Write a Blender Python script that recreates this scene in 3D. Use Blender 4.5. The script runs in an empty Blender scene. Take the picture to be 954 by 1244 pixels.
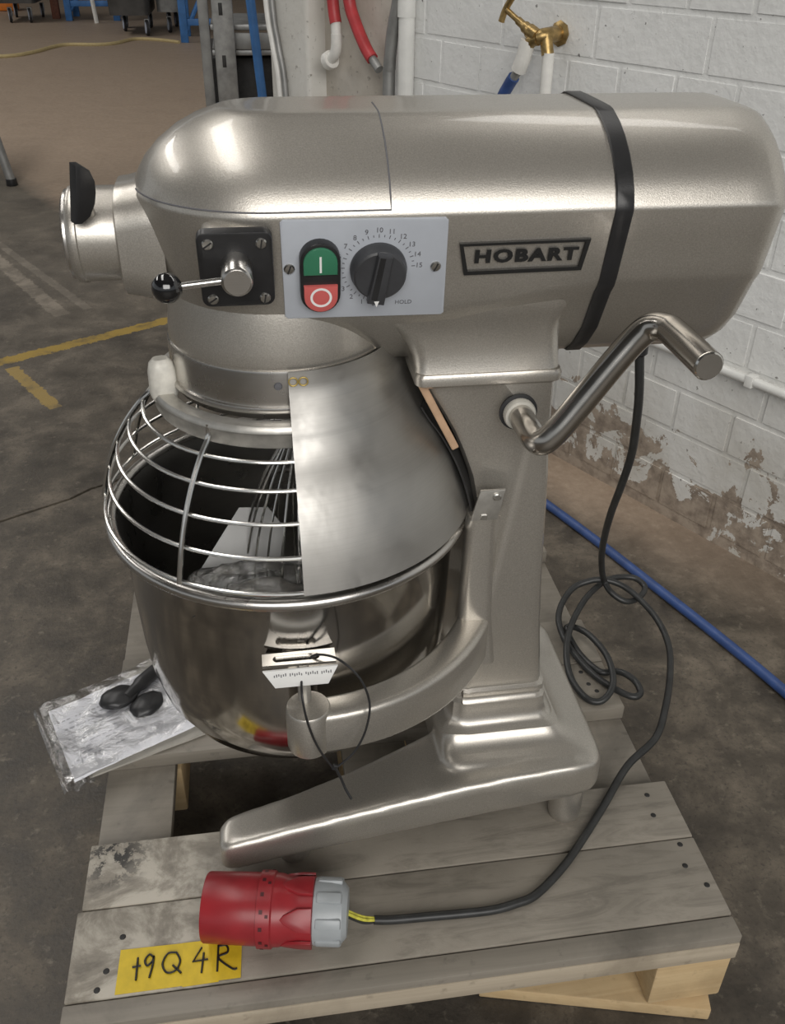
import bpy, bmesh, math, random
from mathutils import Vector, Matrix, Euler
random.seed(7)
SC = bpy.context.scene
COL = SC.collection
R = math.radians
PI = math.pi

# ---------------------------------------------------------------- camera
cam = bpy.data.cameras.new('camera'); camo = bpy.data.objects.new('camera', cam); COL.objects.link(camo)
SC.camera = camo
F_PX = 1115.0
cam.sensor_fit = 'VERTICAL'; cam.sensor_height = 24.0; cam.lens = 24.0 * F_PX / 1244.0
cam.clip_start = 0.02; cam.clip_end = 200
p_, y_, r_ = R(32.8), R(8.9), R(0.8)
fw = Vector((math.sin(y_) * math.cos(p_), math.cos(y_) * math.cos(p_), -math.sin(p_)))
rt = Vector((math.cos(y_), -math.sin(y_), 0)); up = rt.cross(fw)
rt2 = rt * math.cos(r_) + up * math.sin(r_); up2 = up * math.cos(r_) - rt * math.sin(r_)
camo.matrix_world = Matrix(((rt2.x, up2.x, -fw.x, -.019), (rt2.y, up2.y, -fw.y, -.802), (rt2.z, up2.z, -fw.z, 1.045), (0, 0, 0, 1)))

# ---------------------------------------------------------------- world, lights, exposure
world = bpy.data.worlds.new('world'); SC.world = world; world.use_nodes = True
bgn = world.node_tree.nodes['Background']
bgn.inputs[0].default_value = (.93, .97, 1.0, 1); bgn.inputs[1].default_value = .42
SC.view_settings.view_transform = 'Standard'; SC.view_settings.look = 'None'
SC.view_settings.exposure = 0.0; SC.view_settings.gamma = 1.0; SC.view_settings.use_curve_mapping = False

def area(name, loc, target, sx, sy, power, color=(1, .97, .93)):
    l = bpy.data.lights.new(name, 'AREA'); l.shape = 'RECTANGLE'; l.size = sx; l.size_y = sy; l.energy = power; l.color = color
    o = bpy.data.objects.new(name, l); COL.objects.link(o); o.location = loc
    o.rotation_euler = (Vector(target) - Vector(loc)).to_track_quat('-Z', 'Y').to_euler()
    return o
area('behind_camera_light', (0.2, -4.6, 3.1), (0.2, 0, .7), 4.4, 2.6, 205)  # area light added behind the camera to brighten the head; no doorway is built
area('roof_skylight', (-1.8, 2.2, 5.6), (-1.8, 2.2, 0), 1.0, 6.0, 110)
area('roof_skylight', (3.4, 2.2, 5.6), (3.2, 2.4, 0), .8, 5.0, 60)
area('roof_skylight', (-6.0, 7.0, 5.6), (-6.0, 7.0, 0), 1.2, 9.0, 240)

# ---------------------------------------------------------------- materials
def nt(name):
    m = bpy.data.materials.new(name); m.use_nodes = True
    t = m.node_tree; b = t.nodes['Principled BSDF']
    return m, t, b
def N(t, kind, **k):
    n = t.nodes.new(kind)
    for a, v in k.items():
        if a.startswith('i_'):
            key = a[2:]
            n.inputs[int(key) if key.isdigit() else key].default_value = v
        else: setattr(n, a, v)
    return n
def coords(t):
    return N(t, 'ShaderNodeTexCoord').outputs['Object']
def noise(t, vec, scale, detail=4, rough=.55, dist=0):
    n = N(t, 'ShaderNodeTexNoise', i_Scale=scale, i_Detail=detail, i_Roughness=rough, i_Distortion=dist)
    t.links.new(vec, n.inputs['Vector']); return n.outputs['Fac']
def ramp(t, fac, stops):
    r = N(t, 'ShaderNodeValToRGB'); e = r.color_ramp.elements
    while len(e) < len(stops): e.new(.5)
    for i, (p, c) in enumerate(stops):
        e[i].position = p
        e[i].color = (c, c, c, 1) if isinstance(c, (int, float)) else (*c, 1)
    t.links.new(fac, r.inputs[0]); return r.outputs[0]
def mix(t, fac, a, b, blend='MIX'):
    n = N(t, 'ShaderNodeMix', data_type='RGBA', blend_type=blend)
    for s, v in ((0, fac), (6, a), (7, b)):
        if hasattr(v, 'links') or hasattr(v, 'is_linked'): t.links.new(v, n.inputs[s])
        elif s == 0: n.inputs[0].default_value = v
        else: n.inputs[s].default_value = (*v, 1)
    return n.outputs[2]
def math_(t, op, a, b=0, clamp=False):
    n = N(t, 'ShaderNodeMath', operation=op, use_clamp=clamp)
    for s, v in ((0, a), (1, b)):
        if hasattr(v, 'is_linked'): t.links.new(v, n.inputs[s])
        else: n.inputs[s].default_value = v
    return n.outputs[0]
def bump(t, b, h, strength, dist):
    n = N(t, 'ShaderNodeBump', i_Strength=strength, i_Distance=dist)
    t.links.new(h, n.inputs['Height']); t.links.new(n.outputs[0], b.inputs['Normal'])
def simple(name, col, rough=.5, metal=0, coat=0, var=.15, vs=40, bstr=0.0, bscale=200, spec=.5):
    m, t, b = nt(name); v = coords(t)
    f = noise(t, v, vs, 5)
    c = ramp(t, f, [(.3, tuple(x * (1 - var) for x in col)), (.7, tuple(min(1, x * (1 + var)) for x in col))])
    t.links.new(c, b.inputs['Base Color'])
    b.inputs['Roughness'].default_value = rough; b.inputs['Metallic'].default_value = metal
    b.inputs['Coat Weight'].default_value = coat; b.inputs['Coat Roughness'].default_value = .12
    b.inputs['Specular IOR Level'].default_value = spec
    if bstr: bump(t, b, noise(t, v, bscale, 3), bstr, .001)
    return m

def make_paint():
    m, t, b = nt('silver_hammer_paint'); v = coords(t)
    f = noise(t, v, 900, 2, .6); g = noise(t, v, 14, 3)
    c = ramp(t, f, [(.25, (.40, .375, .335)), (.55, (.535, .505, .455)), (.8, (.66, .63, .575))])
    c = mix(t, .25, c, ramp(t, g, [(.3, (.48, .455, .41)), (.7, (.57, .54, .49))]))
    t.links.new(c, b.inputs['Base Color'])
    b.inputs['Metallic'].default_value = .78; b.inputs['Roughness'].default_value = .36
    b.inputs['Coat Weight'].default_value = .45; b.inputs['Coat Roughness'].default_value = .06
    bump(t, b, f, .16, .0006)
    return m
def make_brushed(name, col, rough, scale=(6, 6, 900), bstr=.05):
    m, t, b = nt(name); v = coords(t)
    mp = N(t, 'ShaderNodeMapping'); mp.inputs['Scale'].default_value = scale; t.links.new(v, mp.inputs[0])
    f = noise(t, mp.outputs[0], 1, 4); g = noise(t, v, 18, 4, .6, .6)
    t.links.new(ramp(t, f, [(.3, tuple(x * .93 for x in col)), (.7, col)]), b.inputs['Base Color'])
    b.inputs['Metallic'].default_value = 1
    t.links.new(ramp(t, g, [(.3, rough * .8), (.75, rough * 1.35)]), b.inputs['Roughness'])
    return m
M = {}
M['paint'] = make_paint()
M['steel'] = make_brushed('brushed_stainless', (.62, .60, .57), .27)
M['satin'] = make_brushed('satin_stainless_sheet', (.47, .458, .434), .47)
M['bowl'] = make_brushed('polished_bowl_steel', (.52, .50, .47), .11, (3, 3, 260), .02)
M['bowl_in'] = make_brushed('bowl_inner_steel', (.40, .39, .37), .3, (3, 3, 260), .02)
M['polish'] = make_brushed('polished_rod_steel', (.50, .475, .44), .18, (20, 20, 20), .01)
M['wire'] = simple('chrome_wire', (.72, .71, .68), .2, 1, var=.05)
M['castiron'] = simple('worn_cast_metal', (.50, .485, .45), .38, .75, var=.2, vs=60, bstr=.2, bscale=120)
M['whitecast'] = simple('chipped_white_cast', (.66, .64, .58), .5, .1, var=.2, vs=70, bstr=.3, bscale=150)
M['black'] = simple('black_plastic', (.018, .018, .019), .38, var=.3, bstr=.1, bscale=500)
M['rubber'] = simple('black_rubber', (.022, .022, .024), .6, var=.3, bstr=.1)
M['knob'] = simple('charcoal_knob', (.045, .046, .05), .42, var=.2)
M['ball'] = simple('glossy_black_ball', (.008, .008, .009), .08, coat=1, var=.1)
M['plate'] = simple('pale_blue_grey_plate', (.49, .52, .57), .45, .15, var=.04)
M['green'] = simple('green_button', (.04, .19, .105), .35, var=.1)
M['red'] = simple('red_button', (.60, .125, .115), .4, var=.08)
M['white'] = simple('white_print', (.85, .85, .83), .5, var=.03)
M['ink'] = simple('black_print', (.012, .012, .012), .5, var=.1)
M['dgrey'] = simple('dark_grey_print', (.12, .12, .13), .6, var=.1)
M['screw'] = simple('zinc_screw', (.52, .51, .48), .3, 1, var=.1)
M['brass'] = simple('tarnished_brass', (.40, .28, .12), .38, .9, var=.35, vs=90, bstr=.3, bscale=120)
M['galv'] = simple('galvanised_steel', (.36, .36, .35), .45, .8, var=.25, vs=25)
M['greysteel'] = simple('dull_grey_steel', (.30, .30, .29), .5, .5, var=.2, vs=20)
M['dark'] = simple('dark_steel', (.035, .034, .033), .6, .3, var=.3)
M['darkbin'] = simple('dark_bin_steel', (.075, .072, .068), .45, .5, var=.3, vs=6)
M['blue'] = simple('blue_paint', (.05, .17, .42), .45, var=.2, vs=12)
M['bluehose'] = simple('blue_hose_rubber', (.035, .075, .22), .45, var=.2, vs=30)
M['redhose'] = simple('red_hose_rubber', (.42, .04, .045), .45, var=.15, vs=30)
M['whitehose'] = simple('white_plastic', (.74, .73, .69), .4, var=.1)
M['pvc'] = simple('white_painted_pipe', (.72, .72, .69), .4, var=.08, vs=20, bstr=.1)
M['tape'] = simple('yellow_tape', (.66, .475, .022), .5, var=.12, vs=60, bstr=.25, bscale=60)
M['plugred'] = simple('red_plug_plastic', (.285, .020, .026), .33, var=.15, vs=30)
M['plugdark'] = simple('dark_red_slot', (.07, .008, .01), .5, var=.1)
M['gland'] = simple('grey_gland_plastic', (.36, .385, .40), .38, var=.08)
M['ygreen'] = simple('yellow_green_wire', (.62, .58, .08), .4, var=.3, vs=150)
M['cable'] = simple('black_cable', (.026, .027, .027), .42, var=.3, vs=50)
M['paper'] = simple('white_paper', (.84, .85, .90), .6, var=.03)
M['card'] = simple('grey_card', (.42, .40, .36), .7, var=.1)
M['orange'] = simple('orange_paint', (.75, .22, .03), .5, var=.1)
M['brown'] = simple('rust_brown_paint', (.16, .06, .035), .6, var=.3)
M['cord'] = simple('pale_yellow_cord', (.50, .40, .20), .7, var=.1)
M['tan'] = simple('tan_plain', (.50, .33, .21), .55, var=.2)
M['gold'] = simple('gold_mark', (.45, .33, .10), .45, .4, var=.2)

def make_plastic(name, lo, hi, scale):
    m, t, b = nt(name); v = coords(t)
    t.nodes.remove(b)
    h = noise(t, v, scale, 5, .6, 1.6)
    bp = N(t, 'ShaderNodeBump', i_Strength=1.0, i_Distance=.0045); t.links.new(h, bp.inputs['Height'])
    tr = N(t, 'ShaderNodeBsdfTransparent'); gl = N(t, 'ShaderNodeBsdfGlossy'); gl.inputs['Roughness'].default_value = .13
    t.links.new(bp.outputs[0], gl.inputs['Normal'])
    lw = N(t, 'ShaderNodeLayerWeight', i_Blend=.35); t.links.new(bp.outputs[0], lw.inputs['Normal'])
    fac = ramp(t, lw.outputs['Fresnel'], [(.05, lo), (.8, hi)])
    mx_ = N(t, 'ShaderNodeMixShader'); t.links.new(fac, mx_.inputs[0]); t.links.new(tr.outputs[0], mx_.inputs[1]); t.links.new(gl.outputs[0], mx_.inputs[2])
    t.links.new(mx_.outputs[0], t.nodes['Material Output'].inputs[0])
    return m
M['film'] = make_plastic('clear_plastic_film', .03, .55, 30)
M['bagfilm'] = make_plastic('crumpled_bag_film', .14, .9, 45)

def make_wood(name, a, b_, dark, scale=(1.5, 30, 30), dirt=.5, rough=.6, paint=None):
    m, t, b = nt(name); v = coords(t)
    mp = N(t, 'ShaderNodeMapping'); mp.inputs['Scale'].default_value = scale; t.links.new(v, mp.inputs[0])
    f = noise(t, mp.outputs[0], 3, 6, .6, .4); g = noise(t, v, 7, 6, .65, .5); k = noise(t, v, 55, 4, .6)
    c = ramp(t, f, [(.25, b_), (.75, a)])
    c = mix(t, ramp(t, g, [(.50, 0.0), (.72, dirt)]), c, dark)
    c = mix(t, ramp(t, k, [(.62, 0.0), (.74, .35)]), c, tuple(x * .6 for x in dark))
    t.links.new(c, b.inputs['Base Color']); b.inputs['Roughness'].default_value = rough
    bump(t, b, f, .25, .001)
    return m
M['deck'] = make_wood('weathered_grey_deck', (.275, .248, .208), (.20, .18, .149), (.09, .08, .066), dirt=.6, rough=.5)
M['rawwood'] = make_wood('raw_pine', (.62, .47, .27), (.50, .355, .19), (.22, .15, .08), (1.5, 40, 40), .35)
M['edgewood'] = make_wood('pale_edge_pine', (.50, .43, .33), (.38, .32, .24), (.16, .13, .095), (1.5, 40, 40), .5)

def make_speckdeck():
    m, t, b = nt('paint_splashed_deck'); v = coords(t)
    g = noise(t, v, 16, 7, .68, .4); k = noise(t, v, 60, 6, .7); q = noise(t, v, 10, 3)
    c = ramp(t, g, [(.34, (.15, .133, .108)), (.47, (.27, .243, .20)), (.58, (.47, .435, .37))])
    sep = N(t, 'ShaderNodeSeparateXYZ'); gn = N(t, 'ShaderNodeNewGeometry'); t.links.new(gn.outputs['Position'], sep.inputs[0])
    xm = ramp(t, math_(t, 'ADD', sep.outputs[0], .3), [(.16, 1.0), (.24, 0.0)])
    clean = ramp(t, q, [(.3, (.235, .212, .176)), (.7, (.32, .289, .243))])
    mp = N(t, 'ShaderNodeMapping'); mp.inputs['Scale'].default_value = (2.5, 14, 14); t.links.new(v, mp.inputs[0])
    st_ = noise(t, mp.outputs[0], 3, 6, .7, .8)
    clean = mix(t, ramp(t, st_, [(.50, 0.0), (.66, .5)]), clean, (.11, .098, .08))
    clean = mix(t, ramp(t, k, [(.60, 0.0), (.72, .3)]), clean, (.34, .31, .265))
    c = mix(t, xm, clean, c)
    # black flaked patch near the corner
    d = N(t, 'ShaderNodeVectorMath', operation='DISTANCE', i_1=(-.225, -.098, .145)); t.links.new(gn.outputs['Position'], d.inputs[0])
    pm = math_(t, 'MULTIPLY', ramp(t, d.outputs['Value'], [(.015, 1.0), (.05, 0.0)]), ramp(t, k, [(.49, 0.0), (.53, 1.0)]))
    c = mix(t, pm, c, (.03, .028, .025))
    t.links.new(c, b.inputs['Base Color']); b.inputs['Roughness'].default_value = .5
    bump(t, b, g, .35, .003)
    return m
M['deckpatch'] = make_speckdeck()

def make_brick():
    m, t, b = nt('white_painted_brick')
    gn = N(t, 'ShaderNodeNewGeometry'); pos = gn.outputs['Position']
    a = noise(t, pos, 5, 5, .6); k = noise(t, pos, 40, 5, .6); s = noise(t, pos, 75, 3, .5); fl = noise(t, pos, 11, 7, .68, .5); fl2 = noise(t, pos, 4, 4, .6)
    sep = N(t, 'ShaderNodeSeparateXYZ'); t.links.new(pos, sep.inputs[0]); z = sep.outputs[2]
    c = ramp(t, a, [(.3, (.71, .715, .70)), (.7, (.81, .815, .80))])
    c = mix(t, ramp(t, k, [(.68, 0.0), (.78, .6)]), c, (.42, .41, .38))
    c = mix(t, ramp(t, s, [(.70, 0.0), (.74, .8)]), c, (.07, .065, .06))           # chips
    # grimy lower courses
    gz = ramp(t, z, [(.10, 1.0), (.48, 0.0)])
    c = mix(t, math_(t, 'MULTIPLY', gz, ramp(t, fl2, [(.35, .25), (.65, .85)])), c, (.40, .37, .31))
    # flaking paint near the floor
    th = ramp(t, z, [(.02, .40), (.12, .12), (.2, .0), (.3, -.1)])
    zz = math_(t, 'MULTIPLY', math_(t, 'SUBTRACT', .20, z), 1.15)
    fm = math_(t, 'GREATER_THAN', math_(t, 'ADD', fl, zz), .61)
    bare = ramp(t, k, [(.35, (.21, .17, .135)), (.6, (.36, .30, .24))])
    c = mix(t, fm, c, bare)
    t.links.new(c, b.inputs['Base Color']); b.inputs['Roughness'].default_value = .55
    bump(t, b, mix(t, .35, k, s), .75, .004)
    return m
M['brick'] = make_brick()
M['mortar'] = M['brick']
def make_plaster():
    m, t, b = nt('speckled_white_render'); v = coords(t)
    a = noise(t, v, 6, 5); s = noise(t, v, 60, 4, .6)
    c = ramp(t, a, [(.3, (.58, .56, .51)), (.7, (.70, .69, .65))])
    c = mix(t, ramp(t, s, [(.63, 0.0), (.70, .75)]), c, (.20, .18, .15))
    t.links.new(c, b.inputs['Base Color']); b.inputs['Roughness'].default_value = .6
    bump(t, b, s, .4, .003)
    return m
M['plaster'] = make_plaster()
def make_beige():
    m, t, b = nt('beige_render'); v = coords(t)
    a = noise(t, v, 9, 6, .65, .4); s = noise(t, v, 45, 4, .6)
    c = ramp(t, a, [(.3, (.44, .40, .34)), (.7, (.58, .54, .48))])
    c = mix(t, ramp(t, s, [(.63, 0.0), (.70, .7)]), c, (.17, .15, .13))
    t.links.new(c, b.inputs['Base Color']); b.inputs['Roughness'].default_value = .65
    bump(t, b, s, .4, .003)
    return m
M['beige'] = make_beige()

def make_floor():
    m, t, b = nt('worn_concrete_floor')
    gn = N(t, 'ShaderNodeNewGeometry'); pos = gn.outputs['Position']
    a = noise(t, pos, 1.1, 6, .6, .3); k = noise(t, pos, 9, 7, .7, .3); s = noise(t, pos, 45, 4, .7); q = noise(t, pos, 150, 3, .6)
    sep = N(t, 'ShaderNodeSeparateXYZ'); t.links.new(pos, sep.inputs[0])
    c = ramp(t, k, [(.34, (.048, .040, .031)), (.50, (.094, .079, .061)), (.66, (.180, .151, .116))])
    far = ramp(t, math_(t, 'MULTIPLY', sep.outputs[1], .2), [(.15, 0.0), (.8, 1.0)])  # glancing sheen of the distant floor, painted in as a paler colour
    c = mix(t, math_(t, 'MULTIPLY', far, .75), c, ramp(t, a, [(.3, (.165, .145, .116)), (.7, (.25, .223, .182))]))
    c = mix(t, ramp(t, a, [(.48, 0.0), (.62, .65)]), c, (.036, .031, .026))
    c = mix(t, ramp(t, s, [(.58, 0.0), (.72, .6)]), c, (.23, .20, .155))
    c = mix(t, ramp(t, q, [(.55, 0.0), (.70, .6)]), c, (.035, .031, .026))
    # tan dusty band along the foot of the brick wall
    dw = N(t, 'ShaderNodeVectorMath', operation='DOT_PRODUCT', i_1=(.879, .477, 0)); t.links.new(pos, dw.inputs[0])
    w = math_(t, 'ADD', math_(t, 'SUBTRACT', dw.outputs['Value'], 1.037), math_(t, 'MULTIPLY', math_(t, 'SUBTRACT', k, .5), .12))
    wm = ramp(t, math_(t, 'ADD', w, .5), [(.30, 0.0), (.42, .85)])
    ym = ramp(t, math_(t, 'MULTIPLY', sep.outputs[1], .5), [(.18, .15), (.42, 1.0)])
    c = mix(t, math_(t, 'MULTIPLY', wm, ym), c, ramp(t, s, [(.3, (.34, .255, .185)), (.7, (.47, .365, .275))]))
    # painted marks
    def line(c, p0, p1, wd, col, wear):
        p0 = Vector(p0); p1 = Vector(p1); d = (p1 - p0); L = d.length; d.normalize(); n = Vector((-d.y, d.x))
        du = N(t, 'ShaderNodeVectorMath', operation='DOT_PRODUCT', i_1=(d.x, d.y, 0)); dv = N(t, 'ShaderNodeVectorMath', operation='DOT_PRODUCT', i_1=(n.x, n.y, 0))
        t.links.new(pos, du.inputs[0]); t.links.new(pos, dv.inputs[0])
        uc = d.dot((p0 + p1) / 2); vc = n.dot(p0)
        uu = math_(t, 'LESS_THAN', math_(t, 'ABSOLUTE', math_(t, 'SUBTRACT', du.outputs['Value'], uc)), L / 2)
        vv = math_(t, 'ABSOLUTE', math_(t, 'SUBTRACT', dv.outputs['Value'], vc))
        vv = math_(t, 'LESS_THAN', math_(t, 'ADD', vv, math_(t, 'MULTIPLY', math_(t, 'SUBTRACT', s, .5), wd * .9)), wd / 2)
        mk = math_(t, 'MULTIPLY', math_(t, 'MULTIPLY', uu, vv), ramp(t, k, [(wear, 0.35), (wear + .15, 1.0)]))
        return mix(t, mk, c, col)
    c = line(c, (-1.6, 1.18), (.4, 2.39), .05, (.36, .245, .055), .33)
    c = line(c, (-.70, 1.66), (-.54, 1.39), .035, (.34, .24, .08), .38)
    c = line(c, (-1.15, 3.05), (-.62, 2.05), .05, (.27, .235, .19), .45)
    c = line(c, (-1.03, 2.95), (-.55, 2.10), .03, (.25, .22, .18), .5)
    t.links.new(c, b.inputs['Base Color'])
    t.links.new(ramp(t, k, [(.3, .42), (.7, .66)]), b.inputs['Roughness'])
    bump(t, b, mix(t, .5, s, q), .35, .004)
    return m
M['floor'] = make_floor()

# ---------------------------------------------------------------- object helpers
ORG = {}
def obj(name, verts, faces, mat, parent=None, smooth=True, angle=35, label=None, origin=None):
    vs = [Vector(v) for v in verts]
    if origin is None:
        lo = [min(v[i] for v in vs) for i in range(3)]; hi = [max(v[i] for v in vs) for i in range(3)]
        c = Vector([(lo[i] + hi[i]) / 2 for i in range(3)])
    else: c = Vector(origin)
    me = bpy.data.meshes.new(name); me.from_pydata([v - c for v in vs], [], faces); me.validate(); me.update()
    bm = bmesh.new(); bm.from_mesh(me); bmesh.ops.delete(bm, geom=[q for q in bm.verts if not q.link_faces], context='VERTS'); bmesh.ops.remove_doubles(bm, verts=bm.verts, dist=1e-6)
    bmesh.ops.recalc_face_normals(bm, faces=bm.faces); bm.to_mesh(me); bm.free()
    if smooth:
        me.shade_smooth(); me.set_sharp_from_angle(angle=R(angle))
    for mm in (mat if isinstance(mat, (list, tuple)) else [mat]): me.materials.append(mm)
    return link(name, me, c, parent, label)
def link(name, me, c, parent=None, label=None):
    o = bpy.data.objects.new(name, me); COL.objects.link(o)
    if parent is not None:
        o.parent = parent; o.location = c - ORG[parent.name]
    else: o.location = c
    ORG[o.name] = Vector(c)
    if label: o['label'] = label
    return o
def thing(name, label, cat, loc, group=None):
    o = bpy.data.objects.new(name, None); COL.objects.link(o); o.location = loc; o.empty_display_size = .05
    ORG[o.name] = Vector(loc); return tag(o, label, cat, group)
def tag(o, label, cat, group=None):
    o['label'] = label; o['category'] = cat
    if group: o['group'] = group
    return o
def struct(o): o['kind'] = 'structure'; return o
class B:                                     # geometry collector
    def __init__(s): s.v = []; s.f = []
    def add(s, v, f):
        k = len(s.v); s.v += [Vector(a) for a in v]; s.f += [[i + k for i in q] for q in f]; return s
    def xf(s, m): s.v = [m @ a for a in s.v]; return s
    def make(s, name, mat, parent=None, **k): return obj(name, s.v, s.f, mat, parent, **k)
def rings(rs, close_u=True, cap0=False, cap1=False):
    n = len(rs[0]); v = [p for r in rs for p in r]; f = []
    for i in range(len(rs) - 1):
        for j in range(n if close_u else n - 1):
            a = i * n + j; b = i * n + (j + 1) % n
            f.append([a, b, b + n, a + n])
    if cap0: f.append(list(range(n))[::-1])
    if cap1: f.append(list(range((len(rs) - 1) * n, len(rs) * n)))
    return v, f
def lathe(prof, seg=64, a0=0, a1=360, cap=False, closed=False):
    full = abs(a1 - a0) >= 360
    ns = seg if full else seg + 1
    prof = list(prof) + ([prof[0]] if closed else [])
    rs = []
    for r, z in prof:
        rs.append([(r * math.cos(R(a0) + R(a1 - a0) * k / seg), r * math.sin(R(a0) + R(a1 - a0) * k / seg), z) for k in range(ns)])
    v, f = rings(rs, full)
    if cap and full:
        n = ns
        f.append(list(range(n))); f.append(list(range((len(rs) - 1) * n, len(rs) * n)))
    if closed and not full:
        m = len(prof) - 1
        f.append([i * ns for i in range(m)]); f.append([i * ns + ns - 1 for i in range(m)])
    return v, f
def axis_m(o, d, roll=0):
    q = Vector(d).normalized().to_track_quat('Z', 'Y')
    return Matrix.Translation(Vector(o)) @ q.to_matrix().to_4x4() @ Matrix.Rotation(roll, 4, 'Z')
def lathe_at(prof, o, d, seg=32, cap=True):
    v, f = lathe(prof, seg, cap=cap); m = axis_m(o, d); return [m @ Vector(a) for a in v], f
def spline(pts, n=8, closed=False):
    P = [Vector(p) for p in pts]; out = []; L = len(P)
    for i in range(L if closed else L - 1):
        if closed: a, b, c, d = P[i - 1], P[i], P[(i + 1) % L], P[(i + 2) % L]
        else: a, b, c, d = P[max(i - 1, 0)], P[i], P[i + 1], P[min(i + 2, L - 1)]
        for k in range(n):
            t = k / n
            out.append(.5 * ((2 * b) + (c - a) * t + (2 * a - 5 * b + 4 * c - d) * t * t + (3 * b - 3 * c + d - a) * t ** 3))
    if not closed: out.append(P[-1])
    return out
def tube(pts, r, seg=10, closed=False, caps=True):
    P = [Vector(p) for p in pts]; L = len(P); rs = []
    tn = []
    for i in range(L):
        a = P[i - 1] if (i > 0 or closed) else P[i]; b = P[(i + 1) % L] if (i < L - 1 or closed) else P[i]
        tn.append((b - a).normalized())
    ref = Vector((0, 0, 1)) if abs(tn[0].z) < .9 else Vector((1, 0, 0))
    x = tn[0].cross(ref).normalized()
    for i in range(L):
        x = (x - tn[i] * x.dot(tn[i])).normalized(); y = tn[i].cross(x)
        rr = r[i] if isinstance(r, (list, tuple)) else r
        rs.append([P[i] + (x * math.cos(2 * PI * k / seg) + y * math.sin(2 * PI * k / seg)) * rr for k in range(seg)])
    if closed: rs.append(rs[0]); return rings(rs)
    return rings(rs, True, caps, caps)
def box(c, s, bev=0.0, seg=2, rot=None):
    bm = bmesh.new(); bmesh.ops.create_cube(bm, size=1)
    for v in bm.verts: v.co = Vector((v.co.x * s[0], v.co.y * s[1], v.co.z * s[2]))
    if bev: bmesh.ops.bevel(bm, geom=bm.edges[:], offset=bev, segments=seg, affect='EDGES', profile=.5)
    bm.verts.index_update()
    m = Matrix.Translation(Vector(c)) @ (rot.to_4x4() if rot is not None else Matrix())
    v = [m @ a.co for a in bm.verts]; f = [[a.index for a in q.verts] for q in bm.faces]; bm.free(); return v, f
def prism(poly, h, bev=0.0, seg=2):          # polygon in XY, from z=0 to z=h, bevelled top and sides
    bm = bmesh.new(); vs = [bm.verts.new((x, y, 0)) for x, y in poly]; fc = bm.faces.new(vs)
    ex = bmesh.ops.extrude_face_region(bm, geom=[fc]); top = [e for e in ex['geom'] if isinstance(e, bmesh.types.BMVert)]
    for v in top: v.co.z = h
    bmesh.ops.recalc_face_normals(bm, faces=bm.faces)
    if bev:
        es = [e for e in bm.edges if e.verts[0].co.z > h * .99 and e.verts[1].co.z > h * .99]
        bmesh.ops.bevel(bm, geom=es, offset=bev, segments=seg, affect='EDGES', profile=.5)
    bm.verts.index_update()
    v = [a.co.copy() for a in bm.verts]; f = [[a.index for a in q.verts] for q in bm.faces]; bm.free(); return v, f
def rrect(w, h, r, n=5):
    out = []
    for cx, cy, a in ((w / 2 - r, h / 2 - r, 0), (-w / 2 + r, h / 2 - r, 90), (-w / 2 + r, -h / 2 + r, 180), (w / 2 - r, -h / 2 + r, 270)):
        for k in range(n + 1): out.append((cx + r * math.cos(R(a + 90 * k / n)), cy + r * math.sin(R(a + 90 * k / n))))
    return out
def frame_m(o, u, v):                        # local x=u, y=v, z=u x v
    u = Vector(u).normalized(); v = Vector(v).normalized(); n = u.cross(v)
    return Matrix(((u.x, v.x, n.x, o[0]), (u.y, v.y, n.y, o[1]), (u.z, v.z, n.z, o[2]), (0, 0, 0, 1)))
def xfm(vf, m): return [m @ Vector(a) for a in vf[0]], vf[1]
def text_geo(s, size, bold=0.0, ext=.0003, align='CENTER', space=1.0):
    cu = bpy.data.curves.new('lettering', 'FONT'); cu.body = s; cu.size = size; cu.align_x = align; cu.align_y = 'CENTER'; cu.extrude = ext; cu.offset = bold; cu.space_character = space
    cu.resolution_u = 3
    o = bpy.data.objects.new('lettering', cu); COL.objects.link(o)
    dg = bpy.context.evaluated_depsgraph_get(); me = bpy.data.meshes.new_from_object(o.evaluated_get(dg))
    v = [a.co.copy() for a in me.vertices]; f = [list(p.vertices) for p in me.polygons]
    bpy.data.objects.remove(o); bpy.data.curves.remove(cu); bpy.data.meshes.remove(me)
    return v, f

# ================================================================ SETTING
# ---- floor: two concrete slabs with an open joint between them
p0 = Vector((-.571, .864)); jd = Vector((.191, .123)).normalized(); jn = Vector((-jd.y, jd.x))
fl = struct(obj('floor', *box((0, 6, -.13), (40, 44, .04)), M['dark'], smooth=False))
rj = random.Random(3)
edge = [p0 + jd * (-22 + 44 * 0)]
edge = []
t_ = -22.0
while t_ <= 22:
    edge.append(p0 + jd * t_ + jn * rj.uniform(-.006, .006)); t_ += .05 if -1 < t_ < 1.2 else 1.0
def slab(side):
    poly = [e + jn * side * .004 for e in edge]
    far_ = [edge[-1] + jn * side * 26, edge[0] + jn * side * 26]
    poly = poly + far_
    if side < 0: poly = poly[::-1]
    v, f = prism([(q.x, q.y) for q in poly], .11)
    return [Vector((a[0], a[1], a[2] - .11)) for a in v], f
obj('slab', *slab(1), M['floor'], fl, smooth=False); obj('slab', *slab(-1), M['floor'], fl, smooth=False)

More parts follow.
